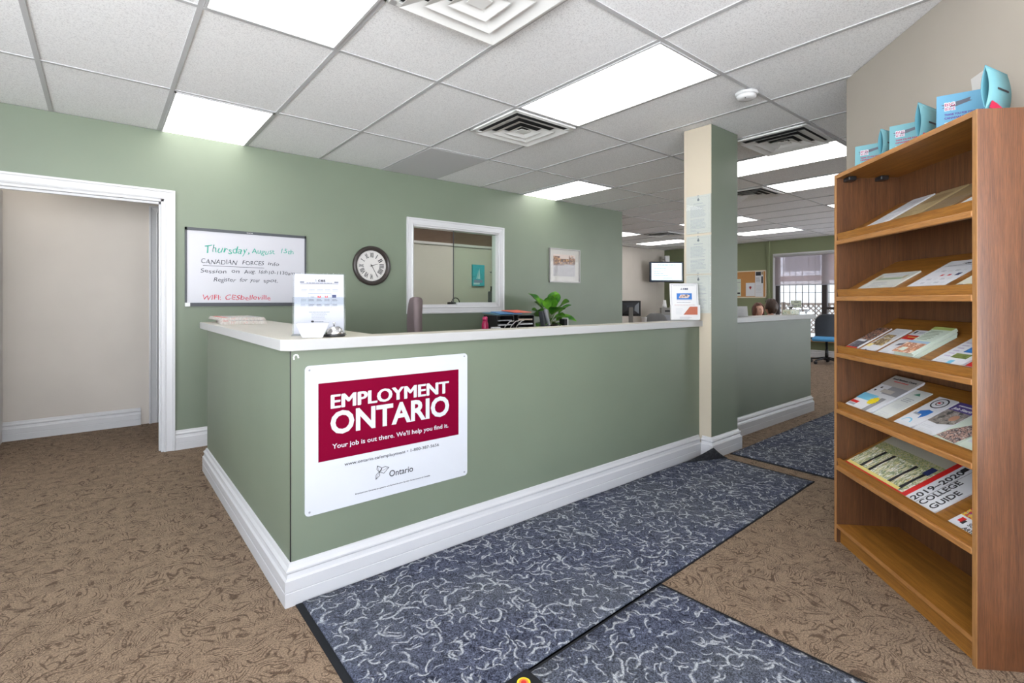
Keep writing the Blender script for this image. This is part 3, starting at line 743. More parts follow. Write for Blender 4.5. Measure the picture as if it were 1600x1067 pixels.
# ------------------------------------------------------------------ notices on the pillar (face looks to -x)
def notice(zc, lab, yc=2.168, h=.152):
    FM = frame((PXa - .001, yc, zc), (0, -1, 0), (0, 0, 1))
    t = thing('framed_notice', lab, 'notice', group='framed notices on the pillar'); t.matrix_world = FM
    w = .106
    g = G(); g.box(-w, w, -h, h, 0, .008); g.build('backing', creamp, t)
    g = G()
    for b in ((-.092, .092, h - .016, h - .0145), (-.092, .092, -h + .0145, -h + .016), (-.092, -.0905, -h + .015, h - .015), (.0905, .092, -h + .015, h - .015)): g.patch(b[0], b[1], b[2], b[3], .008, 0)
    g.M = Matrix.Translation((0, h - .036, .008)); g.lathe([(.010, 0), (.010, .0006)], 12, 1); g.box(-.004, .004, .008, .017, 0, .0006, 1); g.M = Matrix()
    g.lines(-.04, .04, h - .068, h - .056, 1, .008, 0, .5, 0); g.lines(-.07, .07, h - .17, h - .078, 9, .008, 0, .4); g.lines(-.07, .07, -h + .04, h - .185, 8, .008, 0, .4); g.lines(-.07, -.01, -h + .02, -h + .034, 2, .008, 0)
    g.build('print', [greyink, mat('dark_grey_print', (.14, .15, .17), .6)], t)
    g = G(); g.box(-w, w, -h, h, .0095, .0125); g.build('acrylic_cover', cover, t)
    g = G()
    for sx, sy in ((0, h - .004), (0, -h + .004)): g.box(sx - .006, sx + .006, sy - .004, sy + .004, .0125, .015)
    g.build('clip', greypl, t)
notice(1.930, 'framed text notice on the pillar, topmost of the three')
notice(1.606, 'framed text notice on the pillar, middle one of the three')
notice(1.292, 'framed text notice on the pillar, lowest and partly behind the leaflet holder')

# ------------------------------------------------------------------ things on the reception counter
CT = 1.0815
def holder(name, lab, cat, loc, rz, w, h, mats=None, front=True):
    t = thing(name, lab, cat, loc, rz)
    g = G(); lean = Matrix.Rotation(R(-9), 4, 'X')
    g.M = Matrix.Translation((0, .02, .004)) @ lean
    g.box(-w / 2 - .004, w / 2 + .004, .0025, .0055, 0, h + .002)
    g.M = Matrix(); g.box(-w / 2 - .006, w / 2 + .006, -.035, .075, 0, .003)
    g.M = Matrix.Translation((0, .074, .002)) @ Matrix.Rotation(R(14), 4, 'X'); g.box(-w / 2 - .006, w / 2 + .006, 0, .003, 0, h * .62)
    g.M = Matrix()
    g.build('acrylic_stand', acrylic, t)
    return t, Matrix.Translation((0, .02, .004)) @ Matrix.Rotation(R(90 - 9 * -1), 4, 'X')
yaw = math.atan2(2.33, .78) - R(90)
t, MM = holder('sign_holder', 'clear acrylic holder with a printed services calendar, beside the desk bell', 'sign holder', (.775, 2.34, CT), yaw, .222, .285)
MM = Matrix.Translation((0, .0215, .006)) @ Matrix.Rotation(R(-9), 4, 'X') @ Matrix.Rotation(R(90), 4, 'X')
g = G(); g.M = MM; g.box(-.108, .108, 0, .279, 0, .0008, 0); z = .0009
def logo_ces(g, x, y, s, z, mi, mi2):
    g.text('ces', x, y, height=s * 1.25, width=s * 2.6, z=z, bold=.03, mi=mi)
    for k in range(3):
        g.box(x - s * 1.15 + k * s * .33, x - s * .88 + k * s * .33, y, y + s * .25, z, z + .0004, mi2)
    g.box(x - s * .95, x - s * .5, y + s * .30, y + s * .5, z, z + .0004, mi2); g.box(x - s * .83, x - s * .62, y + s * .6, y + s * .9, z, z + .0004, mi)
logo_ces(g, -.006, .243, .0125, z, 1, 3)
g.patch(-.082, .084, .2325, .234, z, 1); g.lines(-.056, .056, .236, .241, 1, z, 2, .6, 0); g.patch(-.084, -.066, .238, .244, z, 2); g.patch(.066, .084, .238, .244, z, 2)
for k in range(5): g.lines(-.078 + k * .034, -.05 + k * .034, .198, .212, 2, z, 3, .3)
for k in range(5):
    for yy in (.152, .128): g.lines(-.080 + k * .034, -.056 + k * .034, yy, yy + .012, 2, z, 2 if k else 3, .4)
g.patch(-.048, .052, .1865, .1875, z, 2); g.patch(-.048, -.047, .12, .187, z, 3); g.patch(.051, .052, .12, .187, z, 3)
g.patch(-.008, .006, .168, .176, z, 4); g.patch(-.003, .002, .172, .178, z, 0); g.patch(.024, .036, .168, .177, z, 4); g.patch(.027, .033, .170, .178, z, 0); g.patch(.056, .074, .168, .181, z, 5); g.patch(-.038, -.022, .170, .172, z, 2)
g.lines(-.045, .045, .098, .112, 1, z, 3, .25, 0); g.lines(-.034, .034, .066, .100, 5, z, 3, .35); g.lines(-.03, .03, .054, .058, 1, z, 2, .5)
g.build('printed_sheet', [mat('bluish_sheet', (.38, .39, .435), .8, spec=.1), ink, mat('sheet_grey_ink', (.10, .11, .14), .6), mat('sheet_pale_ink', (.22, .24, .28), .6), red, navyp], t)
t = thing('business_card_box', 'small white card box with flared sides at the front corner of the counter', 'card box', (.70, 2.20, CT), yaw)
g = G(); lo = [(-.040, -.022), (.040, -.022), (.040, .022), (-.040, .022)]; hi = [(-.065, -.026), (.065, -.026), (.065, .026), (-.065, .026)]
a = [g.v((x, y, 0)) for x, y in lo]; b = [g.v((x, y, .062)) for x, y in hi]; c = [g.v((x * .95, y * .88, .062)) for x, y in hi]; d = [g.v((x * .93, y * .85, .012)) for x, y in lo]
g.face(a[::-1])
for q in range(4):
    g.face([a[q], a[(q + 1) % 4], b[(q + 1) % 4], b[q]]); g.face([b[q], b[(q + 1) % 4], c[(q + 1) % 4], c[q]]); g.face([c[q], c[(q + 1) % 4], d[(q + 1) % 4], d[q]])
g.face(d); g.build('box', mat('white_card_box', (.42, .42, .42), .6), t)
g = G(); g.M = Matrix.Translation((.0, -.025, .066)); g.lathe([(.003, 0), (.006, .003), (.006, .006), (.002, .008)], 10); g.build('pin', ink, t)
t = thing('desk_bell', 'chrome service bell with a black base on the counter corner', 'bell', (.800, 2.222, CT))
g = G(); g.lathe([(.046, 0), (.048, .003), (.047, .010), (.040, .013)], 32); g.build('base', black, t)
g = G(); g.lathe([(.042, .012), (.041, .018), (.034, .032), (.022, .042), (.008, .047), (.004, .047)], 40, cap=False); g.build('dome', chrome, t)
g = G(); g.lathe([(.003, .046), (.003, .056), (.006, .057), (.006, .061), (.002, .063)], 12); g.build('plunger', chrome, t)
# newspapers at the far end of the wing
npm = photo('newsprint', [(.62, .60, .57), (.55, .50, .46), (.66, .65, .62), (.60, .42, .38), (.45, .44, .45)], 34, .8, (1, 3, 1))
for k, (x, y, rz, z, lab) in enumerate(((.775, 4.02, R(84), 0, 'folded newspaper on the far end of the counter wing, lower of two'), (.77, 4.14, R(90), .021, 'folded newspaper on the far end of the counter wing, lying on top'))):
    g = G(); n_ = 10; w_, l_ = .14, .27
    for s_ in range(4):
        zz = s_ * .005
        g.bbox(-l_ + s_ * .004, l_ - s_ * .006, -w_ + .003 * s_, w_ - .002 * s_, zz, zz + .0042, .0018, 0)
    g.patch(-l_ + .03, l_ - .05, w_ - .05, w_ - .02, .0195, 2); g.lines(-l_ + .03, l_ - .03, -w_ + .02, w_ - .06, 9, .0195, 1, .4); g.patch(-.10, .06, -.06, .03, .0199, 3)
    o = g.build('newspaper', [npm, greyink, red, MATS['newsprint']]); o.location = (x, y, CT + z); o.rotation_euler = (0, 0, rz); tag(o, lab, 'newspaper', 'folded newspapers')
# leaflet holder by the pillar
yw2 = math.atan2(2.2, 3.57) - R(90)
t = thing('leaflet_holder', 'white framed stand with a blue and rust leaflet, leaning by the pillar on the counter', 'leaflet holder', (3.575, 2.205, CT + .002), R(-40))
g = G(); g.M = Matrix.Rotation(R(-6), 4, 'X'); g.bbox(-.112, .112, .0, .012, 0, .295, .003)
g.M = Matrix(); g.box(-.10, .10, -.002, .045, 0, .004); g.M = Matrix.Translation((0, .012, .006)); g.box(-.116, .112, -.034, -.012, 0, .115, 0); g.build('stand', white, t)
g = G(); g.M = Matrix.Rotation(R(-6), 4, 'X') @ Matrix.Rotation(R(90), 4, 'X'); z = .0005
boat = photo('boat_print', [(.55, .60, .66), (.60, .40, .28), (.08, .10, .16), (.62, .62, .62)], 60)
for b in ((-.10, .10, .286, .2872), (-.10, .10, .012, .0132), (-.10, -.0988, .012, .286), (.0988, .10, .012, .286)): g.patch(*b, z, 1)
g.lines(-.085, .085, .274, .279, 1, z, 2, .6, 0); logo_ces(g, -.01, .244, .016, z, 1, 1)
g.patch(-.06, .06, .156, .215, z, 3); g.prism([(-.045, .178), (.03, .176), (.045, .198), (.02, .207), (-.03, .205)], z + .0005, z + .001, 4); g.patch(-.06, .06, .156, .166, z + .0005, 6)
g.lines(-.06, .05, .140, .147, 1, z, 2, .6); g.lines(-.08, .08, .120, .126, 1, z, 5, .6, 0)
g.M = Matrix.Translation((0, -.0225, 0)) @ Matrix.Rotation(R(90), 4, 'X'); z = .0005
g.prism([(-.02, .045), (.09, .045), (.09, .108), (.03, .108)], z, z + .0004, 5); g.lines(-.08, -.02, .05, .10, 5, z, 6, .4); g.lines(-.05, .05, .015, .032, 3, z, 2, .4)
g.build('leaflet_print', [paper, navyp, greyink, bluep, boat, mat('rust_print', (.42, .12, .07), .5), lightink], t)

# ------------------------------------------------------------------ credenza along the sage wall and what stands on it
t = thing('credenza', 'pale low credenza against the sage wall behind the counter', 'desk', (3.2, 4.38, 0))
g = G(); g.bbox(0, 2.1, 0, .58, .72, .75, .003); g.build('top', laminate, t)
g = G(); g.box(.02, 2.08, .04, .56, .04, .72); g.build('body', lamedge, t)
for k in range(3):
    g = G(); g.bbox(.04 + k * .68, .70 + k * .68, .02, .04, .07, .70, .003); d = g.build('door', laminate, t)
    g = G(); g.box(.60 + k * .68, .66 + k * .68, .005, .02, .62, .635); g.build('handle', silver, d)
ZT = .7505
t = thing('water_bottle', 'crimson drink bottle left of the black file trays', 'bottle', (3.335, 4.55, ZT))
g = G(); g.lathe([(.036, 0), (.038, .01), (.038, .22), (.030, .25), (.026, .262)], 24); g.build('bottle', mat('crimson_plastic', (.45, .01, .09), .3), t)
g = G(); g.lathe([(.029, .262), (.029, .30), (.022, .31)], 24); g.build('lid', mat('pink_lid', (.62, .05, .16), .35), t)
t = thing('file_trays', 'black double file organiser stuffed with papers on the credenza', 'organiser', (3.72, 4.62, ZT), R(3))
g = G()
for x0, x1 in ((-.28, -.02), (.04, .31)):
    g.box(x0, x1, .10, .106, 0, .32); g.box(x0, x0 + .008, -.13, .10, 0, .32); g.box(x1 - .008, x1, -.13, .10, 0, .32); g.box(x0, x1, -.13, .10, .312, .32)
    for k in range(5): g.box(x0, x1, -.13, .10, .05 * k, .05 * k + .004)
g.build('tray_rack', black, t)
g = G()
for x0, x1 in ((-.27, -.03), (.05, .30)):
    for k in range(6):
        g.box(x0 + .01, x1 - .02, -.14 + random.random() * .02, .08, .05 * k + .006, .05 * k + .006 + random.uniform(.006, .022), random.choice((0, 0, 1, 2)) if k < 6 else 0, M=Matrix.Rotation(random.uniform(-.05, .05), 4, 'Z')) if k < 6 else None
g.build('paper_sheets', [paper, lightink, mat('beige_paper', (.6, .5, .4), .7)], t)
g = G()
for k in range(3):
    g.tube([(-.22 + .09 * k, -.16, .12), (-.19 + .09 * k, -.17, .20), (-.12 + .09 * k, -.17, .25), (-.05 + .08 * k, -.16, .255)], .006, 6)
g.build('wire_loops', mat('pale_cable', (.6, .6, .6), .4), t)
for x, y, z, c, lab, nm, rz in ((3.56, 4.60, .334, mat('teal_folder_card', (.05, .17, .24), .5), 'dark teal folder on the file trays, left of the salmon one', 'document_folder', R(8)),
                         (3.66, 4.57, .343, mat('blue_folder_card', (.08, .25, .55), .5), 'blue folder on the file trays, under the edge of the salmon one', 'document_folder', R(-6)), (3.84, 4.60, .356, mat('salmon_folder_card', (.80, .16, .12), .6), 'salmon red folder lying on top of the file trays', 'document_folder', R(12))):
    g = G(); g.box(-.15, .15, -.11, .11, 0, .003); g.box(-.15, .15, -.108, .11, .0045, .007, M=Matrix.Rotation(R(1.0), 4, 'X')); g.box(-.148, -.04, .108, .122, 0, .003)
    o = g.build(nm, c); o.location = (x, y, ZT + z - .0); o.rotation_euler = (R(5), 0, rz); tag(o, lab, 'folder', 'folders on the file trays')
t = thing('note_box', 'small white card standing before the crimson bottle', 'card', (3.40, 4.44, ZT)); g = G(); g.bbox(-.055, .055, -.02, .02, 0, .195, .003); g.build('card', paper, t)
g = G(); g.M = Matrix.Rotation(R(90), 4, 'X'); g.lines(-.04, .04, .15, .185, 4, .0205, 0, .4); g.build('print', greyink, t)

# broad-leaved plant
t = thing('potted_plant', 'bright green broad-leaved pot plant on the credenza against the sage wall', 'plant', (4.42, 4.66, ZT))
g = G(); g.lathe([(.085, 0), (.10, .01), (.12, .17), (.125, .175), (.125, .19), (.112, .19), (.108, .165)], 28, cap=False); g.disc(.108, 28, .165, 0); g.build('pot', mat('dark_glazed_pot', (.06, .05, .045), .4), t)
leafm = mat('glossy_leaf', (.09, .30, .03), .35); N, L, p_ = nt(leafm); v_ = coords(N, L); n_ = noise(N, L, v_, 9, 2); r_ = ramp(N, [(.35, (.03, .14, .02)), (.65, (.16, .42, .03))]); L.new(n_.outputs[0], r_.inputs[0]); L.new(r_.outputs[0], p_.inputs['Base Color'])
g = G(); stems = G()
LV = [(-.28, -.02, .46, .22, 160, 60, 0), (-.30, -.06, .34, .22, 200, 25, 0), (-.12, -.14, .42, .20, 240, 78, 0), (.12, -.04, .47, .20, 20, 80, 0), (.26, -.02, .42, .24, 10, 35, 0), (.30, -.08, .30, .22, -30, 5, 0), (-.22, -.14, .26, .22, 225, 10, 0), (-.05, -.16, .36, .22, 265, 40, 0), (.16, -.16, .36, .20, -60, 50, 0), (.00, -.02, .42, .17, .0, 75, 10), (.07, 0, .46, .19, -70, 70, 0), (-.14, 0, .44, .19, 150, 55, 0), (-.20, 0, .36, .19, 190, 30, 0), (-.05, -.08, .42, .20, 250, 66, 0), (.15, 0, .36, .20, 0, 30, 0), (.20, -.04, .28, .17, -20, 12, 0),
      (-.12, -.10, .28, .18, 230, 20, 0), (.05, -.10, .30, .18, -80, 30, 0), (-.10, .08, .40, .17, 120, 60, 0), (.12, .08, .42, .16, 50, 55, 0), (-.18, -.05, .24, .17, 200, 5, 0), (.02, -.12, .24, .16, 270, 10, 0)]
for (x, y, z, s_, az, el, tw) in LV:
    base = Vector((x * .55, y * .55, z - .05))
    M = Matrix.Translation(base) @ Matrix.Rotation(R(az), 4, 'Z') @ Matrix.Rotation(R(-el), 4, 'Y') @ Matrix.Rotation(R(random.uniform(-35, 35)), 4, 'X')
    g.M = M; rows = []
    K = 9
    for a in range(K + 1):
        u = a / K; wd = .46 * s_ * math.sin(math.pi * min(1, u ** .85)) ** .75 * (.75 + .45 * u) if 0 < u < 1 else .002
        rr = []
        for b in (-1, -.5, 0, .5, 1):
            rr.append(g.v((u * s_, b * wd, abs(b) * wd * .35 - .25 * s_ * u * u + .006 * math.sin(9 * u) * b)))
        rows.append(rr)
    for a in range(K):
        for b in range(4): g.face([rows[a][b], rows[a + 1][b], rows[a + 1][b + 1], rows[a][b + 1]], 0, True)
    stems.tube([(0, 0, .16), (base.x * .5, base.y * .5, .16 + (base.z - .16) * .6), tuple(base)], .004, 6)
g.M = Matrix(); g.build('foliage', leafm, t); stems.build('stem', mat('leaf_stem', (.16, .22, .06), .5), t)

t = thing('desk_telephone', 'dark grey office telephone standing before the plant', 'telephone', (4.02, 4.05, 0))
bpy.data.objects.remove(t)
t = thing('computer_tower', 'slim grey and black office telephone box standing in front of the plant', 'telephone', (4.20, 4.43, ZT + .008), R(10)); t.name = 'desk_telephone'
g = G(); g.M = Matrix.Rotation(R(-12), 4, 'X'); g.bbox(-.07, .05, -.03, .03, 0, .36, .006); g.build('body', charcoal, t)
g = G(); g.M = Matrix.Rotation(R(-12), 4, 'X'); g.bbox(.012, .055, -.055, -.03, .17, .375, .006, M=Matrix.Rotation(R(-8), 4, 'Y')); g.build('handset', greypl, t)
g = G(); g.box(-.08, .06, -.05, .09, 0, .012); g.build('foot', black, t)
t = thing('adhesive_tape_holder', 'slim black and white upright case right of the telephone', 'case', (4.47, 4.43, ZT), R(-10)); t.name = 'upright_case'
g = G(); g.bbox(-.035, .005, -.06, .06, 0, .26, .004); g.build('body', black, t)
g = G(); g.bbox(.006, .024, -.06, .06, 0, .275, .006); g.build('white_side', white, t)

# ------------------------------------------------------------------ office chairs
def office_chair(lab, loc, rz, fab, fab2=None, backh=.50, backw=.44, top=.96, group=None, arms=False):
    t = thing('office_chair', lab, 'chair', loc, rz, group); fab2 = fab2 or fab
    g = G(); g.bbox(-.24, .24, -.23, .25, .44, .52, .035, seg=4); g.build('seat', fab2, t)
    g = G(); K = 12; rows = []; dz = top - backh
    for a in range(K + 1):
        u = a / K; hw_ = backw / 2 * (1 - .55 * max(0, (u - .6) / .4) ** 2.6) * (.86 + .14 * min(1, u * 3))
        yb = .24 + .05 * u + .03 * math.sin(u * math.pi)
        rr = []
        for b in range(9):
            s_ = -1 + b / 4; rr.append((s_ * hw_, yb + .0 - .035 * (1 - abs(s_)) + .02, dz + backh * u))
        rows.append(rr)
    F = [[g.v((x, y - .045 + .02 * abs((i - 4) / 4) ** 2, z)) for i, (x, y, z) in enumerate(r)] for r in rows]
    Bk = [[g.v((x, y + .035 - .02 * abs((i - 4) / 4) ** 2, z)) for i, (x, y, z) in enumerate(r)] for r in rows]
    for a in range(K):
        for b in range(8):
            g.face([F[a][b], F[a][b + 1], F[a + 1][b + 1], F[a + 1][b]], 0, True); g.face([Bk[a][b + 1], Bk[a][b], Bk[a + 1][b], Bk[a + 1][b + 1]], 0, True)
        g.face([F[a][0], F[a + 1][0], Bk[a + 1][0], Bk[a][0]], 0, True); g.face([F[a][8], Bk[a][8], Bk[a + 1][8], F[a + 1][8]], 0, True)
    for b in range(8):
        g.face([F[K][b], F[K][b + 1], Bk[K][b + 1], Bk[K][b]], 0, True); g.face([F[0][b + 1], F[0][b], Bk[0][b], Bk[0][b + 1]], 0, True)
    g.build('backrest', fab, t, 1)
    g = G(); g.box(-.03, .03, .20, .31, .42, .44); g.box(-.03, .03, .295, .312, .42, dz + .15); g.build('back_bracket', black, t)
    g = G(); g.lathe([(.03, .12), (.03, .28), (.022, .28), (.022, .44)], 16); g.build('gas_column', black, t)
    g = G(); g.lathe([(.05, .07), (.05, .12)], 16)
    for k in range(5):
        a = R(72 * k + 18); g.tube([(.03 * math.cos(a), .03 * math.sin(a), .11), (.29 * math.cos(a), .29 * math.sin(a), .075)], [.022, .014], 8)
    g.build('star_base', black, t)
    for k in range(5):
        a = R(72 * k + 18); g = G(); g.M = Matrix.Translation((.29 * math.cos(a), .29 * math.sin(a), .032)) @ Matrix.Rotation(a + 1.2, 4, 'Z') @ Matrix.Rotation(R(90), 4, 'X')
        g.lathe([(.022, -.024), (.032, -.020), (.032, -.006), (.02, -.003), (.02, .003), (.032, .006), (.032, .020), (.022, .024)], 16); g.box(-.006, .006, 0, .05, -.003, .003); g.build('caster', black, t)
    if arms:
        for sx in (-1, 1):
            g = G(); g.tube([(sx * .22, .1, .46), (sx * .29, .1, .48), (sx * .29, .1, .66)], .014, 8); g.bbox(sx * .29 - .03, sx * .29 + .03, -.12, .14, .66, .69, .01); g.build('armrest', black, t)
    return t
office_chair('mauve upholstered office chair seen edge-on behind the counter', (2.18, 3.42, 0), R(70), fabric_mauve, backh=.62, backw=.46, top=1.27, arms=True)
office_chair('black office chair with a blue seat by the barred window', (11.05, 3.72, 0), R(-75), fabric_dark, fabric_blue, .50, .46, .97)

# ------------------------------------------------------------------ far office: desk, monitor, chairs, cabinet, television
t = thing('office_desk', 'light wood desk under the black monitor in the far office', 'desk', (7.05, 5.42, 0), R(-38))
g = G(); g.bbox(-.42, .42, -.30, .30, .77, .80, .004); g.build('top', desk_wood, t)
for sx in (-.40, .37):
    g = G(); g.box(sx, sx + .03, -.26, .26, 0, .77); g.build('side_panel', desk_wood, t)
g = G(); g.box(-.37, .37, -.24, -.22, .25, .77); g.build('modesty_panel', desk_wood, t)
def monitor(lab, loc, rz, w=.42, h=.30, zc=.34):
    t = thing('computer_monitor', lab, 'monitor', loc, rz)
    g = G(); g.bbox(-w / 2, w / 2, -.02, .012, zc - h / 2, zc + h / 2, .005); o = g.build('screen_housing', black, t)
    g = G(); fr = [(-w * .42, zc - h * .36), (w * .42, zc - h * .36), (w * .42, zc + h * .40), (-w * .42, zc + h * .40)]
    a = [g.v((x, -.02, z)) for x, z in fr]; b = [g.v((x * .45, -.055, zc + (z - zc) * .4)) for x, z in fr]
    for q in range(4): g.face([a[q], a[(q + 1) % 4], b[(q + 1) % 4], b[q]])
    g.face(b); g.build('rear_cover', charcoal, t)
    g = G(); g.box(-w / 2 + .015, w / 2 - .015, .012, .0135, zc - h / 2 + .015, zc + h / 2 - .015); g.build('screen', mat('dark_screen', (.02, .02, .03), .1), t)
    g = G(); g.box(-.035, .035, -.075, -.055, .01, zc + .02); g.bbox(-.11, .11, -.10, .08, 0, .012, .004); g.build('stand', silver, t)
    return t
monitor('black monitor seen from behind with a silver stand in the far office', (6.94, 5.32, .8005), R(-38), .36, .26, .305)
t = thing('paper_cup', 'white cup beside the black monitor in the far office', 'cup', (7.20, 5.22, .8005)); g = G(); g.lathe([(.035, 0), (.045, .14), (.047, .142)], 20); g.build('cup', white, t)
g = G(); g.lathe([(.048, .142), (.048, .150), (.04, .156)], 20); g.build('lid', white, t)
office_chair('grey rounded tub chair left of the black monitor', (8.18, 6.66, 0), R(20), fabric_grey, backh=.42, backw=.50, top=.985, group='grey chairs in the far office')
office_chair('darker grey rounded chair just right of the black monitor', (8.90, 6.32, 0), R(150), fabric_grey, backh=.46, backw=.52, top=.985, group='grey chairs in the far office')
office_chair('pale grey rounded chair nearest the leaflet holder in the far office', (8.62, 5.72, 0), R(190), mat('pale_grey_upholstery', (.33, .33, .33), .9), backh=.46, backw=.52, top=1.0, group='grey chairs in the far office')
t = thing('drinks_cabinet', 'small grey cabinet with a dark slot in the far corner under the television', 'cabinet', (11.0, 7.25, 0), R(-50))
g = G(); g.bbox(-.19, .19, -.16, .16, 0, 1.06, .008); g.build('body', mat('grey_laminate', (.26, .26, .25), .5), t)
g = G(); g.box(-.10, .02, -.166, -.16, .96, 1.0); g.build('dispenser_slot', black, t)
g = G(); g.bbox(-.17, .17, -.172, -.16, .06, .88, .004); d = g.build('door', greypl, t); g = G(); g.box(.12, .14, -.19, -.172, .4, .55); g.build('handle', silver, d)
for dx, lab in ((-.09, 'white paper cup stack on the grey cabinet, left one of two'), (.09, 'white paper cup stack on the grey cabinet, right one of two')):
    g = G(); g.lathe([(.055, 0), (.052, .02), (.054, .022), (.050, .05), (.032, .15 if dx > 0 else .19)], 18); o = g.build('paper_cup_stack', white); tag(o, lab, 'cups', 'cup stacks on the cabinet')
    c_, s_ = math.cos(R(-50)), math.sin(R(-50)); o.location = (11.0 + dx * c_, 7.25 + dx * s_, 1.0605)
# television
tvn = R(180 + 45); cxy = Vector((11.38, 7.56))
t = thing('television', 'wall mounted television with a lit white page in the far corner', 'television', (cxy.x, cxy.y, 1.985), R(-38))
g = G(); g.bbox(-.44, .44, -.02, .045, -.265, .265, .012); g.build('housing', mat('glossy_navy_bezel', (.012, .02, .045), .2), t)
g = G(); g.box(-.395, .395, -.0225, -.02, -.215, .225); scr = g.build('screen', mat('lit_screen', (.80, .93, 1.0), .3, 0, .48), t)
g = G(); g.M = Matrix.Translation((0, -.0225, 0)) @ Matrix.Rotation(R(90), 4, 'X'); g.lines(-.24, .24, .17, .195, 1, .0002, 0, .6, 0); g.lines(-.33, .05, -.10, .13, 5, .0002, 0, .25, .6); g.lines(-.1, .2, -.17, -.15, 1, .0002, 0, .5)
g.build('screen_print', mat('screen_text', (.16, .20, .26), .6), scr)
g = G(); g.box(-.10, .10, .045, .07, -.12, .12); g.tube([(0, .06, 0), (.05, .30, 0), (.0, .655, 0)], .03, 8); g.build('wall_bracket', black, t)
t = thing('wall_speaker', 'small white sensor box high in the far corner above the television', 'sensor', (11.86, 7.86, 2.36), R(-40)); g = G(); g.bbox(-.06, .06, -.05, .05, -.09, .09, .012); g.build('housing', white, t)
g = G(); g.box(-.015, .015, .04, .30, -.015, .015); g.build('bracket', white, t)

# corkboard on far wall (faces -x)
FM = frame((FX - .001, 5.90, 1.631), (0, -1, 0), (0, 0, 1))
t = thing('corkboard', 'pale framed corkboard on the olive wall left of the barred window', 'noticeboard'); t.matrix_world = FM
cork = photo('cork', [(.42, .19, .06), (.52, .26, .09), (.36, .15, .05)], 120, .9)
w_, h_ = .565, .327
g = G(); g.box(-w_ + .02, w_ - .02, -h_ + .02, h_ - .02, 0, .012); g.build('cork_panel', cork, t)
g = G()
for q in ((-w_, w_, h_ - .025, h_), (-w_, w_, -h_, -h_ + .025), (-w_, -w_ + .025, -h_, h_), (w_ - .025, w_, -h_, h_)): g.box(*q, 0, .02)
g.build('frame', mat('pale_maple_frame', (.70, .62, .48), .5), t)
def sheet(lab, cx, cy, w, h, draw, rz=0, base=paper):
    g = G(); g.box(-w / 2, w / 2, -h / 2, h / 2, 0, .001, 0); draw(g); o = g.build('notice_sheet', [base, ink, greyink, red, brownp, lightink]); 
    o.matrix_world = FM @ Matrix.Translation((cx, cy, .0125)) @ Matrix.Rotation(rz, 4, 'Z'); tag(o, lab, 'paper', 'papers on the corkboard')
sheet('pale sheet at the left of the corkboard, beside the pillar', -.14, -.075, .20, .42, lambda g: (g.patch(-.09, .09, .12, .135, .001, 2), g.lines(-.08, .08, -.02, .02, 3, .001, 5), g.patch(-.08, .08, -.155, -.12, .001, 1)), base=palegreen)
sheet('white sheet with a small red cross shaped emblem on the corkboard', .19, -.125, .22, .32, lambda g: (g.patch(-.03, .03, .03, .05, .001, 3), g.patch(-.012, .012, .0, .08, .001, 3), g.patch(-.035, .035, .055, .075, .001, 2)))
sheet('tall white sheet with a black heading at the right of the corkboard', .40, .0, .19, .60, lambda g: (g.patch(-.08, .04, .20, .29, .001, 1), g.patch(.05, .09, .22, .29, .001, 4), g.patch(.05, .085, .02, .18, .001, 1), g.lines(-.08, .03, .05, .17, 5, .001, 2), g.lines(-.07, .07, -.2, -.02, 6, .001, 5)))

# ------------------------------------------------------------------ things on the half wall
HZ = 1.0855
t = thing('tissue_box', 'floral tissue box with a white tissue on the low wall cap', 'tissue box', (5.86, 2.325, HZ), R(-12))
g = G(); g.bbox(-.08, .08, -.045, .045, 0, .052, .004); g.build('box', photo('floral_carton', [(.62, .60, .40), (.72, .72, .62), (.35, .50, .35), (.75, .66, .30)], 45), t)
g = G()
for k in range(5):
    a = R(k * 72); pr_ = [(.0, 0, .05), (.03 * math.cos(a), .02 * math.sin(a), .08), (.06 * math.cos(a), .03 * math.sin(a), .095 - .01 * (k % 2))]
    b = R(k * 72 + 72); q_ = [(.0, 0, .05), (.03 * math.cos(b), .02 * math.sin(b), .085), (.05 * math.cos(b), .03 * math.sin(b), .10)]
    v1 = [g.v(p) for p in pr_]; v2 = [g.v(p) for p in q_]; top_ = g.v((.0, 0, .135))
    g.face([v1[0], v1[1], v2[1]], None, True); g.face([v1[1], v1[2], v2[2], v2[1]], None, True); g.face([v1[1], v2[1], top_]); 
g.build('tissue', white, t)
t = thing('tabletop_sign', 'small olive sign with two dark words on the low wall cap', 'sign', (6.16, 2.385, HZ), R(-14))
g = G(); g.box(-.085, .085, -.002, .006, .075, .155); g.build('plate', mat('olive_plate', (.33, .36, .22), .5), t)
g = G(); g.M = Matrix.Translation((0, -.0022, 0)) @ Matrix.Rotation(R(90), 4, 'X'); g.text('Please', 0, .130, height=.016, width=.07, z=.0, align='CENTER', bold=.01); g.text('Please Try', 0, .088, height=.020, width=.15, z=.0, align='CENTER', bold=.015); g.build('lettering', ink, t)
g = G(); g.box(-.09, .09, -.03, .04, 0, .004); g.box(-.05, .05, -.001, .003, 0, .07); g.build('stand', acrylic, t)
for k, (x, lab) in enumerate(((5.995, 'short clear acrylic card holder between tissue box and olive sign'), (6.20, 'clear acrylic card holder at the end of the low wall cap'))):
    t = thing('card_holder', lab, 'card holder', (x, 2.275, HZ), R(-10)); g = G(); g.box(-.05, .05, -.02, .025, 0, .003); g.box(-.05, .05, .022, .025, 0, .07); g.box(-.05, .05, -.02, -.017, 0, .03); g.build('stand', acrylic, t)
    g = G(); g.box(-.043, .043, .012, .019, .004, .055); g.build('cards', paper, t)
t = thing('display_frame', 'white framed page standing on the low wall cap beside the pillar', 'frame', (4.74, 2.335, HZ), R(-28))
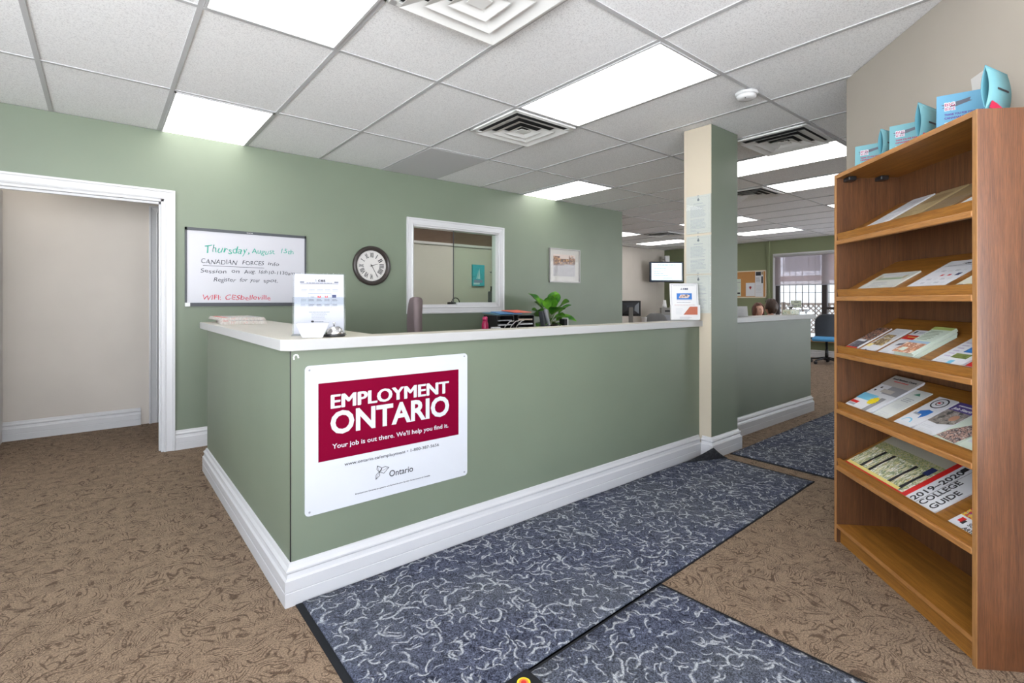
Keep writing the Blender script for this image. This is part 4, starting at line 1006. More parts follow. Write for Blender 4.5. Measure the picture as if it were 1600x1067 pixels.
g = G(); g.M = Matrix.Rotation(R(-8), 4, 'X'); g.bbox(-.085, .085, 0, .010, 0, .10, .002); g.M = Matrix(); g.box(-.05, .05, .01, .04, 0, .004); g.build('frame', white, t)
g = G(); g.M = Matrix.Rotation(R(-8), 4, 'X') @ Matrix.Rotation(R(90), 4, 'X'); g.lines(-.05, .05, .02, .08, 7, .0003, 0, .4); g.build('print', lightink, t)
monitor('slim black screen edge showing right beside the pillar over the low wall', (5.15, 3.0, .7405), R(68), .36, .26, .37)
t = thing('office_desk', 'plain desk hidden behind the low wall', 'desk', (5.6, 3.0, 0)); g = G(); g.bbox(-.75, .75, -.38, .38, .71, .74, .004); g.build('top', desk_wood, t)
for sx in (-.73, .70):
    g = G(); g.box(sx, sx + .03, -.34, .34, 0, .71); g.build('side_panel', desk_wood, t)

# ------------------------------------------------------------------ people seated beyond the low wall
def person(lab, loc, rz, hairmat, shirt, longhair, female):
    """seated figure, faces local -y; hips at z .47"""
    t = thing('person', lab, 'person', loc, rz)
    s = .93 if female else 1.0
    V = [(0, .02, .50), (0, .04, .66), (0, .03, .84), (0, .02, .97), (0, .0, 1.02), (0, -.005, 1.08),
         (.16 * s, .02, .955), (.22 * s, .0, .80), (.23 * s, -.02, .67), (.15, -.22, .70), (.09, -.30, .715),
         (-.16 * s, .02, .955), (-.22 * s, .0, .80), (-.23 * s, -.02, .67), (-.15, -.22, .70), (-.09, -.30, .715),
         (.09, -.02, .50), (.11, -.42, .52), (.11, -.44, .28), (.11, -.42, .07), (.11, -.52, .04),
         (-.09, -.02, .50), (-.11, -.42, .52), (-.11, -.44, .28), (-.11, -.42, .07), (-.11, -.52, .04)]
    E = [(0, 1), (1, 2), (2, 3), (3, 4), (4, 5), (3, 6), (6, 7), (7, 8), (8, 9), (9, 10), (3, 11), (11, 12), (12, 13), (13, 14), (14, 15), (0, 16), (16, 17), (17, 18), (18, 19), (19, 20), (0, 21), (21, 22), (22, 23), (23, 24), (24, 25)]
    rad = [(.15, .12), (.13, .10), (.14, .11), (.09, .08), (.055, .055), (.05, .05), (.06, .06), (.05, .05), (.042, .042), (.032, .032), (.025, .025), (.06, .06), (.05, .05), (.042, .042), (.032, .032), (.025, .025),
           (.09, .09), (.065, .065), (.055, .055), (.04, .04), (.035, .03), (.09, .09), (.065, .065), (.055, .055), (.04, .04), (.035, .03)]
    me = skinned(V, E, rad, 2)
    bm = bmesh.new(); bm.from_mesh(me); bpy.data.meshes.remove(me)
    # head: shaped ellipsoid with brow, nose, chin
    hz = 1.17
    r = bmesh.ops.create_uvsphere(bm, u_segments=28, v_segments=20, radius=1)
    for v in r['verts']:
        x, y, z = v.co
        w = .076 * (1 - .22 * max(0, -z)); dpt = .095 * (1 - .12 * max(0, -z)); yy = y * dpt; zz = z * .118
        if y < -.5:
            yy += -.003 * math.exp(-((z - .25) / .15) ** 2)                                   # brow
            yy += -.020 * math.exp(-((x / .16) ** 2)) * math.exp(-((z + .12) / .22) ** 2)      # nose
            yy += -.006 * math.exp(-((x / .3) ** 2)) * math.exp(-((z + .50) / .12) ** 2)       # lips
            yy += .008 * math.exp(-(((abs(x) - .38) / .14) ** 2)) * math.exp(-((z - .12) / .13) ** 2)   # eye sockets
        if z < -.6 and y < 0: yy += -.008
        v.co = Vector((x * w, yy - .01, zz + hz))
    for sx in (-1, 1):
        q = bmesh.ops.create_uvsphere(bm, u_segments=8, v_segments=6, radius=1)
        for v in q['verts']: v.co = Vector((sx * .077 + v.co.x * .010, v.co.y * .017 + .005, v.co.z * .03 + hz - .005))
    # fingers: five per hand
    for f in bm.faces: f.smooth = True; f.material_index = 0
    for f in bm.faces:
        c = f.calc_center_median()
        if c.z < .99 and not (abs(c.y + .30) < .09 and .66 < c.z < .76): f.material_index = 1 if (c.z > .52 and c.y > -.30 or c.z > .64) else 2
    g = G(); g.bm = bm; body = g.build('body', [skin, shirt, navyp], t)
    for sx in (-1, 1):
        g = G()
        for k in range(4):
            x = sx * (.088 - .016 * k) ; L = (.055, .066, .070, .060)[k] if True else 0
            g.tube([(x, -.305, .715), (x - sx * .006, -.305 - L * .6, .712), (x - sx * .01, -.305 - L, .702)], [.008, .0078, .006], 8)
        g.tube([(sx * .105, -.295, .715), (sx * .118 - sx * .03, -.325, .722), (sx * .075, -.35, .722)], [.010, .009, .007], 8)
        g.build('fingers', skin, body)
    g = G(); eb = G()
    for sx in (-1, 1):
        q = bmesh.ops.create_uvsphere(g.bm, u_segments=10, v_segments=8, radius=.011)
        for v in q['verts']: v.co = Vector((v.co.x + sx * .030, v.co.y * .6 - .089, v.co.z * .6 + hz + .012))
        eb.tube([(sx * .016, -.103, hz + .030), (sx * .032, -.102, hz + .034), (sx * .046, -.092, hz + .028)], .0035, 6)
    g.build('eyes', ink, t); eb.build('eyebrows', hairmat, t)
    g = G(); g.tube([(-.022, -.1, hz - .060), (0, -.108, hz - .058), (.022, -.1, hz - .060)], [.003, .006, .003], 8); g.build('lips', mat('lips', (.45, .12, .11), .5), t)
    # hair
    g = G(); r = bmesh.ops.create_uvsphere(g.bm, u_segments=40, v_segments=24, radius=1); dl = []
    for v in r['verts']:
        x, y, z = v.co
        lump = 1 + .035 * math.sin(9 * x + 5 * z) + .03 * math.sin(13 * y - 7 * x)
        v.co = Vector((x * .090 * lump, y * .108 * lump + .004, z * .130 * lump + hz + .012))
        if longhair:
            if z < .1 and y > -.45: v.co.z -= .16 * (.1 - z); v.co.x *= 1.05
            if y < -.35 and z < .55 and abs(x) < .75: dl.append(v)
        else:
            if (y < -.25 and z < .52) or z < -.80 or (abs(x) > .6 and z < -.35 and y < .2): dl.append(v)
    bmesh.ops.delete(g.bm, geom=dl, context='VERTS')
    for f in g.bm.faces: f.smooth = True
    o = g.build('hair', hairmat, t); md = o.modifiers.new('sol', 'SOLIDIFY'); md.thickness = .008; md.offset = 1
    return t
def visitor_chair(lab, loc, rz):
    t = thing('visitor_chair', lab, 'chair', loc, rz)
    g = G(); g.bbox(-.23, .23, -.22, .22, .40, .45, .015); g.build('seat', fabric_grey, t)
    g = G(); g.bbox(-.22, .22, .22, .25, .52, .86, .014, M=Matrix.Rotation(R(-6), 4, 'X')); g.build('backrest', fabric_grey, t)
    for sx in (-1, 1):
        for y0, z1 in ((-.20, .41), (.21, .60)):
            g = G(); g.tube([(sx * .22, y0, 0), (sx * .22, y0 * .96, z1)], .012, 8); g.build('leg', black, t)
person('woman with long auburn hair seated facing the man beyond the low wall', (9.50, 4.34, -.115), R(-30), auburn, mat('dark_blouse', (.05, .05, .08), .8), True, True)
visitor_chair('grey visitor chair the auburn haired woman sits on', (9.50, 4.36, 0), R(-30))
person('dark haired man seen from behind, seated beyond the low wall', (8.45, 3.66, -.045), R(152), darkhair, mat('peach_shirt', (.62, .40, .32), .8), False, False)
visitor_chair('grey visitor chair the dark haired man sits on', (8.45, 3.66, 0), R(152))
# things inside the small office and the store room slit
FMo = frame((5.115, 7.199, 1.68), (1, 0, 0), (0, 0, 1))
t = thing('canvas_picture', 'teal canvas painting of a sailing boat seen through the inside window', 'picture'); t.matrix_world = FMo
g = G(); g.bbox(-.125, .125, -.185, .185, 0, .035, .003); g.build('canvas', photo('teal_sea_print', [(.03, .30, .38), (.06, .42, .52), (.04, .36, .45)], 12, .6, (1, 2, 1)), t)
g = G(); g.prism([(-.02, -.06), (.03, -.06), (.015, .13)], .0355, .0362, 0); g.prism([(-.05, -.06), (-.03, -.06), (-.0, .10)], .0355, .0362, 0); g.patch(-.10, .08, -.13, -.08, .0355, 1); g.patch(-.11, .02, -.16, -.13, .0355, 0)
g.build('painted_boat', [mat('pale_sail_print', (.45, .62, .68), .6), mat('hull_print', (.22, .26, .40), .6)], t)
t = thing('coat_hook', 'small double coat hook on the office wall right of the teal canvas', 'hook'); t.matrix_world = frame((5.41, 7.199, 1.745), (1, 0, 0), (0, 0, 1))
g = G(); g.box(-.045, .045, -.02, .02, 0, .006); g.build('plate', silver, t)
g = G()
for sx in (-.03, .03): g.tube([(sx, .01, .006), (sx, -.01, .04), (sx, .015, .05)], .006, 6)
g.build('hook', charcoal, t)
t = thing('desk_lamp', 'black curved lamp head showing at the foot of the inside window', 'lamp', (3.33, 5.42, 0)); bpy.data.objects.remove(t)
t = thing('office_desk', 'desk inside the small office below the inside window', 'desk', (3.8, 5.6, 0)); g = G(); g.bbox(-1.3, 1.3, -.35, .35, .71, .74, .004); g.build('top', laminate, t)
for sx in (-1.28, 1.25):
    g = G(); g.box(sx, sx + .03, -.33, .33, 0, .71); g.build('side_panel', laminate, t)
t = thing('desk_lamp', 'black curved lamp head showing at the foot of the inside window', 'lamp', (3.53, 5.55, .8105))
g = G(); g.lathe([(.08, -.07), (.08, -.055), (.012, -.05), (.010, .02)], 24); g.build('base', black, t)
g = G(); pts = [(0, 0, .01), (0, 0, .40)] + [(.06 - .06 * math.cos(R(a)), 0, .40 + .065 * math.sin(R(a))) for a in range(20, 181, 20)]; g.tube(pts, .007, 8); g.build('curved_arm', black, t)
g = G(); g.bbox(-.05, .05, -.03, .03, .375, .41, .008); g.build('lamp_head', black, t)
t = thing('filing_tower', 'narrow dark upright case at the right edge of the inside window', 'case', (4.29, 5.70, .7405)); g = G(); g.bbox(-.03, .03, -.05, .05, 0, .63, .01); g.build('body', charcoal, t); g = G(); g.lathe([(.02, .63), (.012, .68), (.018, .70)], 12); g.build('cap', black, t); t.name = 'upright_case'
t = thing('shelf_unit', 'white shelves glimpsed through the store room door gap', 'shelves', (.28, 7.25, 0))
g = G(); g.box(-.03, 0, 0, .34, 0, 2.3); g.box(.7, .73, 0, .34, 0, 2.3); g.build('side_panel', trimw, t)
for z in (.30, .72, 1.18, 1.62, 2.05):
    g = G(); g.box(0, .7, 0, .34, z, z + .03); g.build('shelf', trimw, t)
for z, c, h in ((1.65, greenp, .02), (1.211, charcoal, .10), (.751, charcoal, .28), (.331, blackrubber, .26), (.0, blackrubber, .28)):
    g = G(); g.bbox(.16, .36, .03, .28, 0, h, .004); g.box(.19, .33, .026, .03, h * .3, h * .7, 1); o = g.build('storage_box', [c, lightink]); o.location = (.28, 7.25, z + .0005)
    tag(o, {1.65: 'flat lime green folder box on the top store room shelf', 1.211: 'low charcoal box on the middle store room shelf', .751: 'tall charcoal box on the store room shelf', .331: 'black box on the lowest store room shelf', .0: 'black box on the store room floor under the shelves'}[z], 'box', 'boxes in the store room')

# ------------------------------------------------------------------ floor mats
def floor_mat(lab, pts, cut=None, logo=False, inset=.020, edgem=None):
    t = thing('floor_mat', lab, 'mat', (pts[0][0], pts[0][1], 0)); ox, oy = pts[0]
    P_ = [Vector((x - ox, y - oy)) for x, y in pts]; c = sum(P_, Vector((0, 0))) / len(P_)
    def clip(g):
        if cut:
            (ax, ay), (bx_, by_) = cut; n_ = Vector((-(by_ - ay), bx_ - ax, 0)).normalized()
            bmesh.ops.bisect_plane(g.bm, geom=g.bm.verts[:] + g.bm.edges[:] + g.bm.faces[:], plane_co=(ax - ox, ay - oy, 0), plane_no=n_, clear_outer=True)
    g = G(); g.prism([tuple(p) for p in P_], .0005, .004); clip(g); g.build('rubber_border', blackrubber, t)
    Q = [p + ((c - p).normalized() * inset * 1.4) for p in P_]
    # subdivided pile with slight waves
    g = G(); nx, ny = 60, 16; grid = []
    for a in range(nx + 1):
        row = []
        for b in range(ny + 1):
            u, v = a / nx, b / ny
            p = (Q[0] * (1 - u) + Q[1] * u) * (1 - v) + (Q[3] * (1 - u) + Q[2] * u) * v
            row.append(g.v((p.x, p.y, .0095 + .0012 * math.sin(7 * p.x + 3 * p.y) )))
        grid.append(row)
    for a in range(nx):
        for b in range(ny): g.face([grid[a][b], grid[a + 1][b], grid[a + 1][b + 1], grid[a][b + 1]], 0, True)
    n = len(Q); lo = [g.v((q.x, q.y, .003)) for q in Q]
    eds = [[grid[a][0] for a in range(nx + 1)], [grid[nx][b] for b in range(ny + 1)], [grid[a][ny] for a in range(nx, -1, -1)], [grid[0][b] for b in range(ny, -1, -1)]]
    for k in range(4):
        for e0, e1 in zip(eds[k], eds[k][1:]):
            p0, p1 = e0.co, e1.co; g.face([e0, g.bm.verts.new((p0.x, p0.y, .003)), g.bm.verts.new((p1.x, p1.y, .003)), e1])
    clip(g); g.build('pile', matting_m, t)
    return t
m1 = floor_mat('long navy crescent patterned mat along the front of the counter', [(.605, 1.245), (3.775, 1.343), (3.80, 2.136), (.612, 2.136)], ((3.44, 2.136), (3.83, 1.975)))
g = G()     # the far corner of the long mat curls up against the pillar foot
K = 8
def cp(u, v):      # u across the fold, v towards the tip
    a = Vector((3.42 - .605, 2.128 - 1.245, .009)); b = Vector((3.80 - .605, 1.975 - 1.245, .009)); tip = Vector((3.655 - .605, 2.010 - 1.245, .105))
    base = a.lerp(b, u); p = base.lerp(tip, v); p.z = .008 + (tip.z - .008) * v ** 1.25; return p
rows = [[g.v(cp(a / K, v / K)) for a in range(K + 1)] for v in range(K + 1)]
for v in range(K):
    for a in range(K): g.face([rows[v][a], rows[v][a + 1], rows[v + 1][a + 1], rows[v + 1][a]], 0, True)
o = g.build('curled_corner', photo('curled_mat_underside', [(.012, .012, .014), (.02, .02, .024), (.05, .055, .06)], 60, .8), m1); o['label'] = 'black curled up mat corner'
md = o.modifiers.new('sol', 'SOLIDIFY'); md.thickness = .006; md.offset = 0
m2 = floor_mat('navy crescent patterned mat in the foreground, cut off by the bottom edge', [(.995, .36), (1.925, .40), (1.895, 1.292), (.965, 1.262)][::1], logo=True)
g = G(); g.M = Matrix.Translation((1.052 - .995, 1.225 - .36, .0115)); g.lathe([(.022, 0), (.022, .001)], 24, 0); g.lathe([(.016, .001), (.016, .0014)], 24, 1); g.lathe([(.009, .0014), (.009, .0018)], 16, 2); o = g.build('round_badge', [yellowp, mat('badge_orange', (.8, .25, .03), .5), red], m2)
g = G(); g.M = Matrix.Translation((0, 0, .0)); g.prism([(.965 - .995, 1.262 - .36), (1.10 - .995, 1.267 - .36), (1.10 - .995, 1.18 - .36), (.968 - .995, 1.18 - .36)], .0100, .0113); g.build('rubber_corner', blackrubber, m2)
floor_mat('navy crescent patterned mat further back, beside the low wall', [(3.915, 1.15), (6.5, 1.22), (6.5, 2.06), (3.93, 2.02)])

# ------------------------------------------------------------------ bookcase
NB = Vector((2.283, .315)); AB = R(44.3); BW, BH, BD = .912, 1.885, .30
MB = Matrix.Translation((NB.x, NB.y, 0)) @ Matrix.Rotation(AB, 4, 'Z')        # local x along the front, -y into the case
t = thing('bookcase', 'tall teak brown literature bookcase with sloping display shelves on the right', 'bookcase'); t.matrix_world = MB
T = .020
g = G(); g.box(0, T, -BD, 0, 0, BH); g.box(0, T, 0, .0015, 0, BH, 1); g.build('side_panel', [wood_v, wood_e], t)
g = G(); g.box(BW - T, BW, -BD, 0, 0, BH); g.box(BW - T, BW, 0, .0015, 0, BH, 1); g.build('side_panel', [wood_shaded, wood_e], t)
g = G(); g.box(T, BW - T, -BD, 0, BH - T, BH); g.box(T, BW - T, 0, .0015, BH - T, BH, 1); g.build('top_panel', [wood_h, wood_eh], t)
g = G(); g.box(T, BW - T, -BD, -BD + .006, .02, BH - T); g.build('back_panel', wood_shaded, t)
g = G(); g.box(T, BW - T, -BD + .006, -.002, .075, .093); g.box(T, BW - T, -.002, .0, .075, .093, 1); g.build('bottom_shelf', [wood_h, wood_eh], t)
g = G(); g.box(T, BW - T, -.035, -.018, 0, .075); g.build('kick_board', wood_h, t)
TH = R(31); SHZ = [1.585, 1.298, 1.011, .724, .434]
for zl in SHZ:      # zl: height of the lip's top edge
    g = G(); zb = zl - .038
    g.M = Matrix.Translation((0, -.022, zb)) @ Matrix.Rotation(-TH, 4, 'X'); LB = (BD - .03) / math.cos(TH)
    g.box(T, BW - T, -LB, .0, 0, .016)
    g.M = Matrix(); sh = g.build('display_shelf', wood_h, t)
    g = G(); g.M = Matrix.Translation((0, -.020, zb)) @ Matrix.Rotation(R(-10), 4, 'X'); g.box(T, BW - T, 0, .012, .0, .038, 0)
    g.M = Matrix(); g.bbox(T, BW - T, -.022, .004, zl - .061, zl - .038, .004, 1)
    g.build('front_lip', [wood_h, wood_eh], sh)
for yy in (-.05, -.20):
    g = G(); g.bbox(BW - T - .055, BW - T, yy - .02, yy + .02, BH - T - .022, BH - T, .006); g.build('corner_bracket', black, t)

# printed matter on the sloping shelves: local x = reading right (towards the camera side), y = up the slope
def slope_frame(k, zl, back=0.0, lift=0.0, th=None):
    th = TH if th is None else th
    u = Vector((math.cos(AB), math.sin(AB), 0)); b = Vector((math.sin(AB), -math.cos(AB), 0))
    o = Vector((NB.x, NB.y, 0)) + u * k + b * (.024 + back)
    o.z = zl - .038 + .016 / math.cos(th) + back * math.tan(th) + .002 + lift
    return frame(o, -u, b * math.cos(th) + Vector((0, 0, math.sin(th))))
def leaflet(name, lab, cat, k0, k1, zl, L, draw, mats, thick=.004, back=.0, lift=0.0, skew=0.0, group=None, pages=0):
    w = k0 - k1; g = G(); 
    if pages:
        for q in range(pages):
            dx = random.uniform(-.003, .003) + q * .0008; g.box(dx, w + dx, .001 * q, L - .0015 * (pages - q), q * thick / pages, (q + .8) * thick / pages, 0)
    else: g.box(0, w, 0, L, 0, thick, 0)
    draw(g, w, L, thick)
    o = g.build(name, mats); o.matrix_world = slope_frame(k0, zl, back, lift) @ Matrix.Rotation(skew, 4, 'Z'); tag(o, lab, cat, group); return o
S1, S2, S3, S4, S5 = SHZ
people_p = photo('people_photo_print', [(.10, .05, .04), (.48, .26, .18), (.03, .03, .04), (.60, .45, .36), (.20, .10, .06)], 55)
beige_p = photo('beige_photo_print', [(.55, .42, .18), (.20, .12, .06), (.70, .60, .40), (.10, .08, .08)], 60)
dark_p = photo('dark_photo_print', [(.03, .03, .04), (.12, .12, .15), (.30, .30, .34)], 60)
hockey_p = photo('speckled_group_print', [(.03, .025, .03), (.52, .34, .28), (.05, .04, .05), (.70, .62, .58), (.10, .08, .09)], 95)
crowd_p = photo('crowd_print', [(.68, .68, .60), (.62, .58, .30), (.22, .28, .16), (.80, .78, .70), (.60, .42, .12), (.40, .46, .50)], 60, .35, (1.6, .35, 1))
crowd_t = photo('crowd_heads_print', [(.38, .36, .28), (.20, .26, .10), (.45, .40, .20), (.24, .28, .30), (.50, .48, .42)], 90, .35)
art_p = photo('colourful_art_print', [(.05, .10, .45), (.55, .05, .08), (.75, .50, .05), (.10, .30, .40), (.60, .55, .60)], 70)
M0 = [paper, ink, greyink, lightink, red, bluep]
def d_plain(g, w, L, t_): g.lines(w * .1, w * .9, L * .55, L * .9, 6, t_, 3, .35); g.lines(w * .1, w * .8, L * .1, L * .45, 7, t_, 3, .3)
bk = 'brochures on the top display shelf'
leaflet('booklet', 'pale grey booklet furthest left on the top display shelf', 'booklet', .747, .600, S1, .29, d_plain, [lightink, greyink, greyink, greyink], .006)
leaflet('booklet', 'kraft brown booklet second from the left on the top display shelf', 'booklet', .552, .395, S1, .28, lambda g, w, L, t_: (g.patch(w * .15, w * .85, L * .6, L * .85, t_, 1), g.lines(w * .1, w * .7, L * .1, L * .4, 5, t_, 1, .3)), [brownp, mat('kraft_print', (.22, .15, .07), .6)], .007)
leaflet('booklet', 'darker brown booklet third from the left on the top display shelf', 'booklet', .367, .215, S1, .285, lambda g, w, L, t_: (g.patch(w * .1, w * .9, L * .5, L * .9, t_, 1), g.lines(w * .1, w * .7, L * .1, L * .4, 5, t_, 1, .3)), [mat('dark_kraft_paper', (.20, .14, .08), .6), MATS['kraft_print']], .007)
leaflet('booklet', 'white sheet at the near end of the top display shelf', 'booklet', .175, .035, S1, .28, d_plain, M0, .003)
def d_cert(g, w, L, t_):
    g.patch(w * .04, w * .96, L * .95, L * .962, t_, 3); g.patch(w * .2, w * .8, L * .80, L * .86, t_, 3); g.patch(w * .15, w * .85, L * .60, L * .70, t_, 4); g.lines(w * .2, w * .8, L * .2, L * .5, 5, t_, 2, .35, .4); g.patch(w * .1, w * .2, L * .62, L * .8, t_, 5); g.patch(w * .8, w * .9, L * .62, L * .8, t_, 5)
leaflet('certificate_card', 'wide pale card with a green tinged heading, left on the second display shelf', 'card', .785, .525, S2, .165, d_cert, [mat('greyish_card', (.55, .56, .52), .5), ink, greyink, lightink, mat('faded_green_print', (.33, .40, .28), .5), mat('tan_print', (.45, .38, .25), .5)], .006)
def d_cal(g, w, L, t_):
    logo_ces(g, w * .52, L * .86, .012, t_, 1, 3); g.patch(w * .1, w * .9, L * .80, L * .808, t_, 2); g.lines(w * .15, w * .85, L * .82, L * .85, 1, t_, 2, .5, 0)
    for k in range(5):
        for yy in (.62, .34, .22): g.lines(w * (.08 + k * .175), w * (.2 + k * .175), L * yy, L * (yy + .05), 2, t_, 2 if k % 2 else 3, .4)
    g.patch(w * .44, w * .51, L * .46, L * .51, t_, 4); g.patch(w * .62, w * .69, L * .46, L * .51, t_, 4); g.patch(w * .80, w * .9, L * .46, L * .54, t_, 6)
leaflet('calendar_sheet', 'white services calendar sheet in the middle of the second display shelf', 'sheet', .439, .225, S2, .235, d_cal, M0 + [navyp], .002)
leaflet('flyer', 'cream flyer with small coloured spots at the near end of the second display shelf', 'flyer', .168, .03, S2, .21, lambda g, w, L, t_: (g.patch(w * .1, w * .25, L * .08, L * .16, t_, 1), g.patch(w * .35, w * .5, L * .08, L * .16, t_, 6), g.patch(w * .62, w * .85, L * .30, L * .36, t_, 4), g.lines(w * .3, w * .9, L * .5, L * .9, 6, t_, 3, .35)), [mat('cream_flyer', (.74, .72, .60), .5), navyp, greyink, lightink, red, bluep, yellowp], .002)
# third shelf
leaflet('brochure', 'collage brochure with a red foot and dark photos, left on the third display shelf', 'brochure', .878, .782, S3, .205, lambda g, w, L, t_: (g.patch(0, w, L * .45, L, t_, 6), g.patch(w * .08, w * .92, L * .12, L * .44, t_, 7), g.patch(0, w, 0, L * .12, t_, 4), g.patch(w * .1, w * .7, L * .38, L * .46, t_ + .0004, 0)), M0 + [people_p, dark_p], .005)
leaflet('brochure', 'white brochure with yellow and brown photos, second on the third display shelf', 'brochure', .747, .641, S3, .207, lambda g, w, L, t_: (g.lines(w * .1, w * .9, L * .78, L * .95, 4, t_, 3, .4), g.patch(w * .1, w * .75, L * .60, L * .74, t_, 6), g.patch(w * .12, w * .9, L * .30, L * .58, t_, 6), g.patch(w * .0, w * .3, L * .22, L * .34, t_ + .0004, 7), g.patch(w * .35, w * .45, L * .05, L * .1, t_, 1)), M0 + [beige_p, mat('soft_yellow_print', (.80, .68, .30), .5)], .006)
leaflet('brochure', 'white brochure with a broad red band, third on the third display shelf', 'brochure', .604, .487, S3, .207, lambda g, w, L, t_: (g.patch(0, w, L * .62, L * .78, t_, 4), g.patch(w * .2, w * .75, L * .69, L * .72, t_ + .0004, 6), g.patch(w * .12, w * .24, L * .86, L * .95, t_, 1), g.lines(w * .35, w * .9, L * .86, L * .94, 2, t_, 2, .5), g.prism([(w * .3, L * .36), (w * .75, L * .42), (w * .9, L * .50), (w * .6, L * .50), (w * .35, L * .44)], t_, t_ + .0005, 7), g.lines(w * .1, w * .6, L * .1, L * .26, 4, t_, 3, .35)), M0 + [mat('ochre_print', (.7, .45, .1), .5), dark_p], .009, pages=3)
leaflet('brochure', 'thick stack of green headed brochures showing a smiling group on the third display shelf', 'brochure stack', .468, .352, S3, .205, lambda g, w, L, t_: (g.patch(0, w, L * .90, L, t_, 7), g.lines(w * .15, w * .8, L * .52, L * .88, 7, t_, 8, .35), g.patch(0, w, L * .34, L * .46, t_, 9), g.patch(0, w, L * .02, L * .38, t_ + .0004, 6), g.patch(w * .2, w * .5, L * .08, L * .2, t_ + .0008, 0)), [palegreen, ink, greyink, lightink, red, bluep, photo('smiling_group_print', [(.72, .38, .22), (.45, .20, .12), (.80, .62, .50), (.10, .10, .14)], 45), greenp, mat('dull_green_print', (.25, .30, .22), .6), mat('pale_blue_print', (.35, .50, .66), .5)], .034, pages=10)
leaflet('brochure', 'white page with blue and green pictures near the right of the third display shelf', 'brochure', .268, .118, S3, .185, lambda g, w, L, t_: (g.patch(w * .45, w * .98, L * .50, L * .85, t_, 6), g.patch(w * .35, w * .85, L * .28, L * .44, t_, 7), g.lines(w * .1, w * .35, L * .3, L * .9, 6, t_, 8, .35), g.patch(w * .5, w * .65, L * .08, L * .2, t_, 9), g.lines(w * .1, w * .5, L * .08, L * .22, 3, t_, 3, .4), g.lines(w * .2, w * .9, L * .88, L * .95, 1, t_, 4, .5, 0)), M0 + [photo('ocean_print', [(.02, .10, .40), (.05, .25, .65), (.01, .05, .20)], 30), photo('meadow_print', [(.10, .14, .04), (.30, .34, .10)], 40), mat('faint_purple_print', (.5, .45, .6), .5), skyp], .007)
leaflet('brochure', 'red and white brochure at the near end of the third display shelf', 'brochure', .104, .024, S3, .17, lambda g, w, L, t_: (g.patch(0, w, L * .3, L * .5, t_, 0), g.patch(0, w * .6, L * .05, L * .2, t_, 0)), [red, paper], .006) if False else leaflet('brochure', 'red and white brochure at the near end of the third display shelf', 'brochure', .104, .024, S3, .17, lambda g, w, L, t_: (g.patch(w * .1, w, L * .22, L * .32, t_, 1), g.patch(0, w * .7, L * .0, L * .10, t_, 1)), [red, paper], .006)
# fourth shelf
yellow_star = lambda g, x, y, r, z, mi: g.prism([(x + (r if k % 2 else r * .78) * math.cos(R(k * 15)), y + (r if k % 2 else r * .78) * math.sin(R(k * 15))) for k in range(24)], z, z + .0005, mi)
def d_biz(g, w, L, t_):
    g.patch(0, w, L * .72, L, t_, 6); g.text('Small Business Centre', w * .5, L * .90, height=.010, width=w * .82, z=t_ + .0005, bold=.04, align='CENTER', mi=1); g.lines(w * .25, w * .75, L * .84, L * .87, 1, t_ + .0004, 4, .6, 0)
    g.patch(w * .45, w, L * .50, L * .72, t_, 7); g.patch(w * .18, w * .24, L * .62, L * .66, t_, 1); g.patch(w * .12, w * .18, L * .52, L * .56, t_, 1); g.bbox(w * .35, w * .75, L * .53, L * .62, t_, t_ + .0008, .0003, 6)
    g.patch(0, w * .55, L * .25, L * .42, t_, 8); g.patch(w * .02, w * .3, L * .12, L * .18, t_, 4); g.patch(w * .05, w * .3, L * .06, L * .11, t_, 2); yellow_star(g, w * .62, L * .28, w * .15, t_ + .0006, 9); g.patch(w * .70, w * .86, 0, L * .40, t_, 7)
leaflet('newsletter_stack', 'grey and white newsletter stack with a yellow starburst, left on the fourth display shelf', 'newsletter', .862, .655, S4, .285, d_biz, M0 + [mat('warm_grey_print', (.46, .43, .40), .5), mat('mid_grey_print', (.28, .28, .30), .5), skyp, yellowp], .012, pages=4)
leaflet('flyer', 'plain white flyer with small green emblem between newsletter and blue brochure', 'flyer', .650, .545, S4, .235, lambda g, w, L, t_: (g.prism([(w * .5, L * .92), (w * .3, L * .84), (w * .7, L * .84)], t_, t_ + .0005, 6), g.lines(w * .2, w * .8, L * .60, L * .74, 3, t_, 2, .4, .3), g.lines(w * .25, w * .75, L * .38, L * .52, 4, t_, 3, .35), g.lines(w * .2, w * .8, L * .12, L * .22, 2, t_, 3, .35)), [mat('off_white_flyer', (.66, .68, .66), .5), ink, greyink, lightink, red, bluep, mat('dark_green_print', (.05, .22, .14), .5)], .003)
def d_on(g, w, L, t_):
    for r0, mi in ((.36, 1), (.30, 0), (.16, 1), (.12, 0)):
        g.prism([(w * .5 + w * r0 * math.cos(R(a)), L * .82 + w * r0 * .9 * math.sin(R(a))) for a in range(0, 360, 15)], t_ + .0004 * (4 - r0 * 8), t_ + .0004 * (4 - r0 * 8) + .0003, mi)
    g.patch(w * .44, w * .56, L * .80, L * .84, t_ + .003, 4); g.prism([(w * .25, L * .52), (w * .55, L * .60), (w * .82, L * .58), (w * .80, L * .44), (w * .66, L * .32), (w * .55, L * .44), (w * .3, L * .44)], t_, t_ + .0006, 5); g.patch(w * .15, w * .5, L * .40, L * .46, t_, 2)
    g.prism([(w * .4 + w * .25 * math.cos(R(a)), L * .16 + w * .25 * math.sin(R(a))) for a in range(0, 181, 15)], t_, t_ + .0005, 6); g.prism([(w * .4 + w * .19 * math.cos(R(a)), L * .16 + w * .19 * math.sin(R(a))) for a in range(0, 181, 15)], t_ + .0005, t_ + .0009, 0)
leaflet('brochure', 'white brochure with a black ring emblem and a blue province shape', 'brochure', .490, .384, S4, .225, d_on, M0 + [skyp], .006)
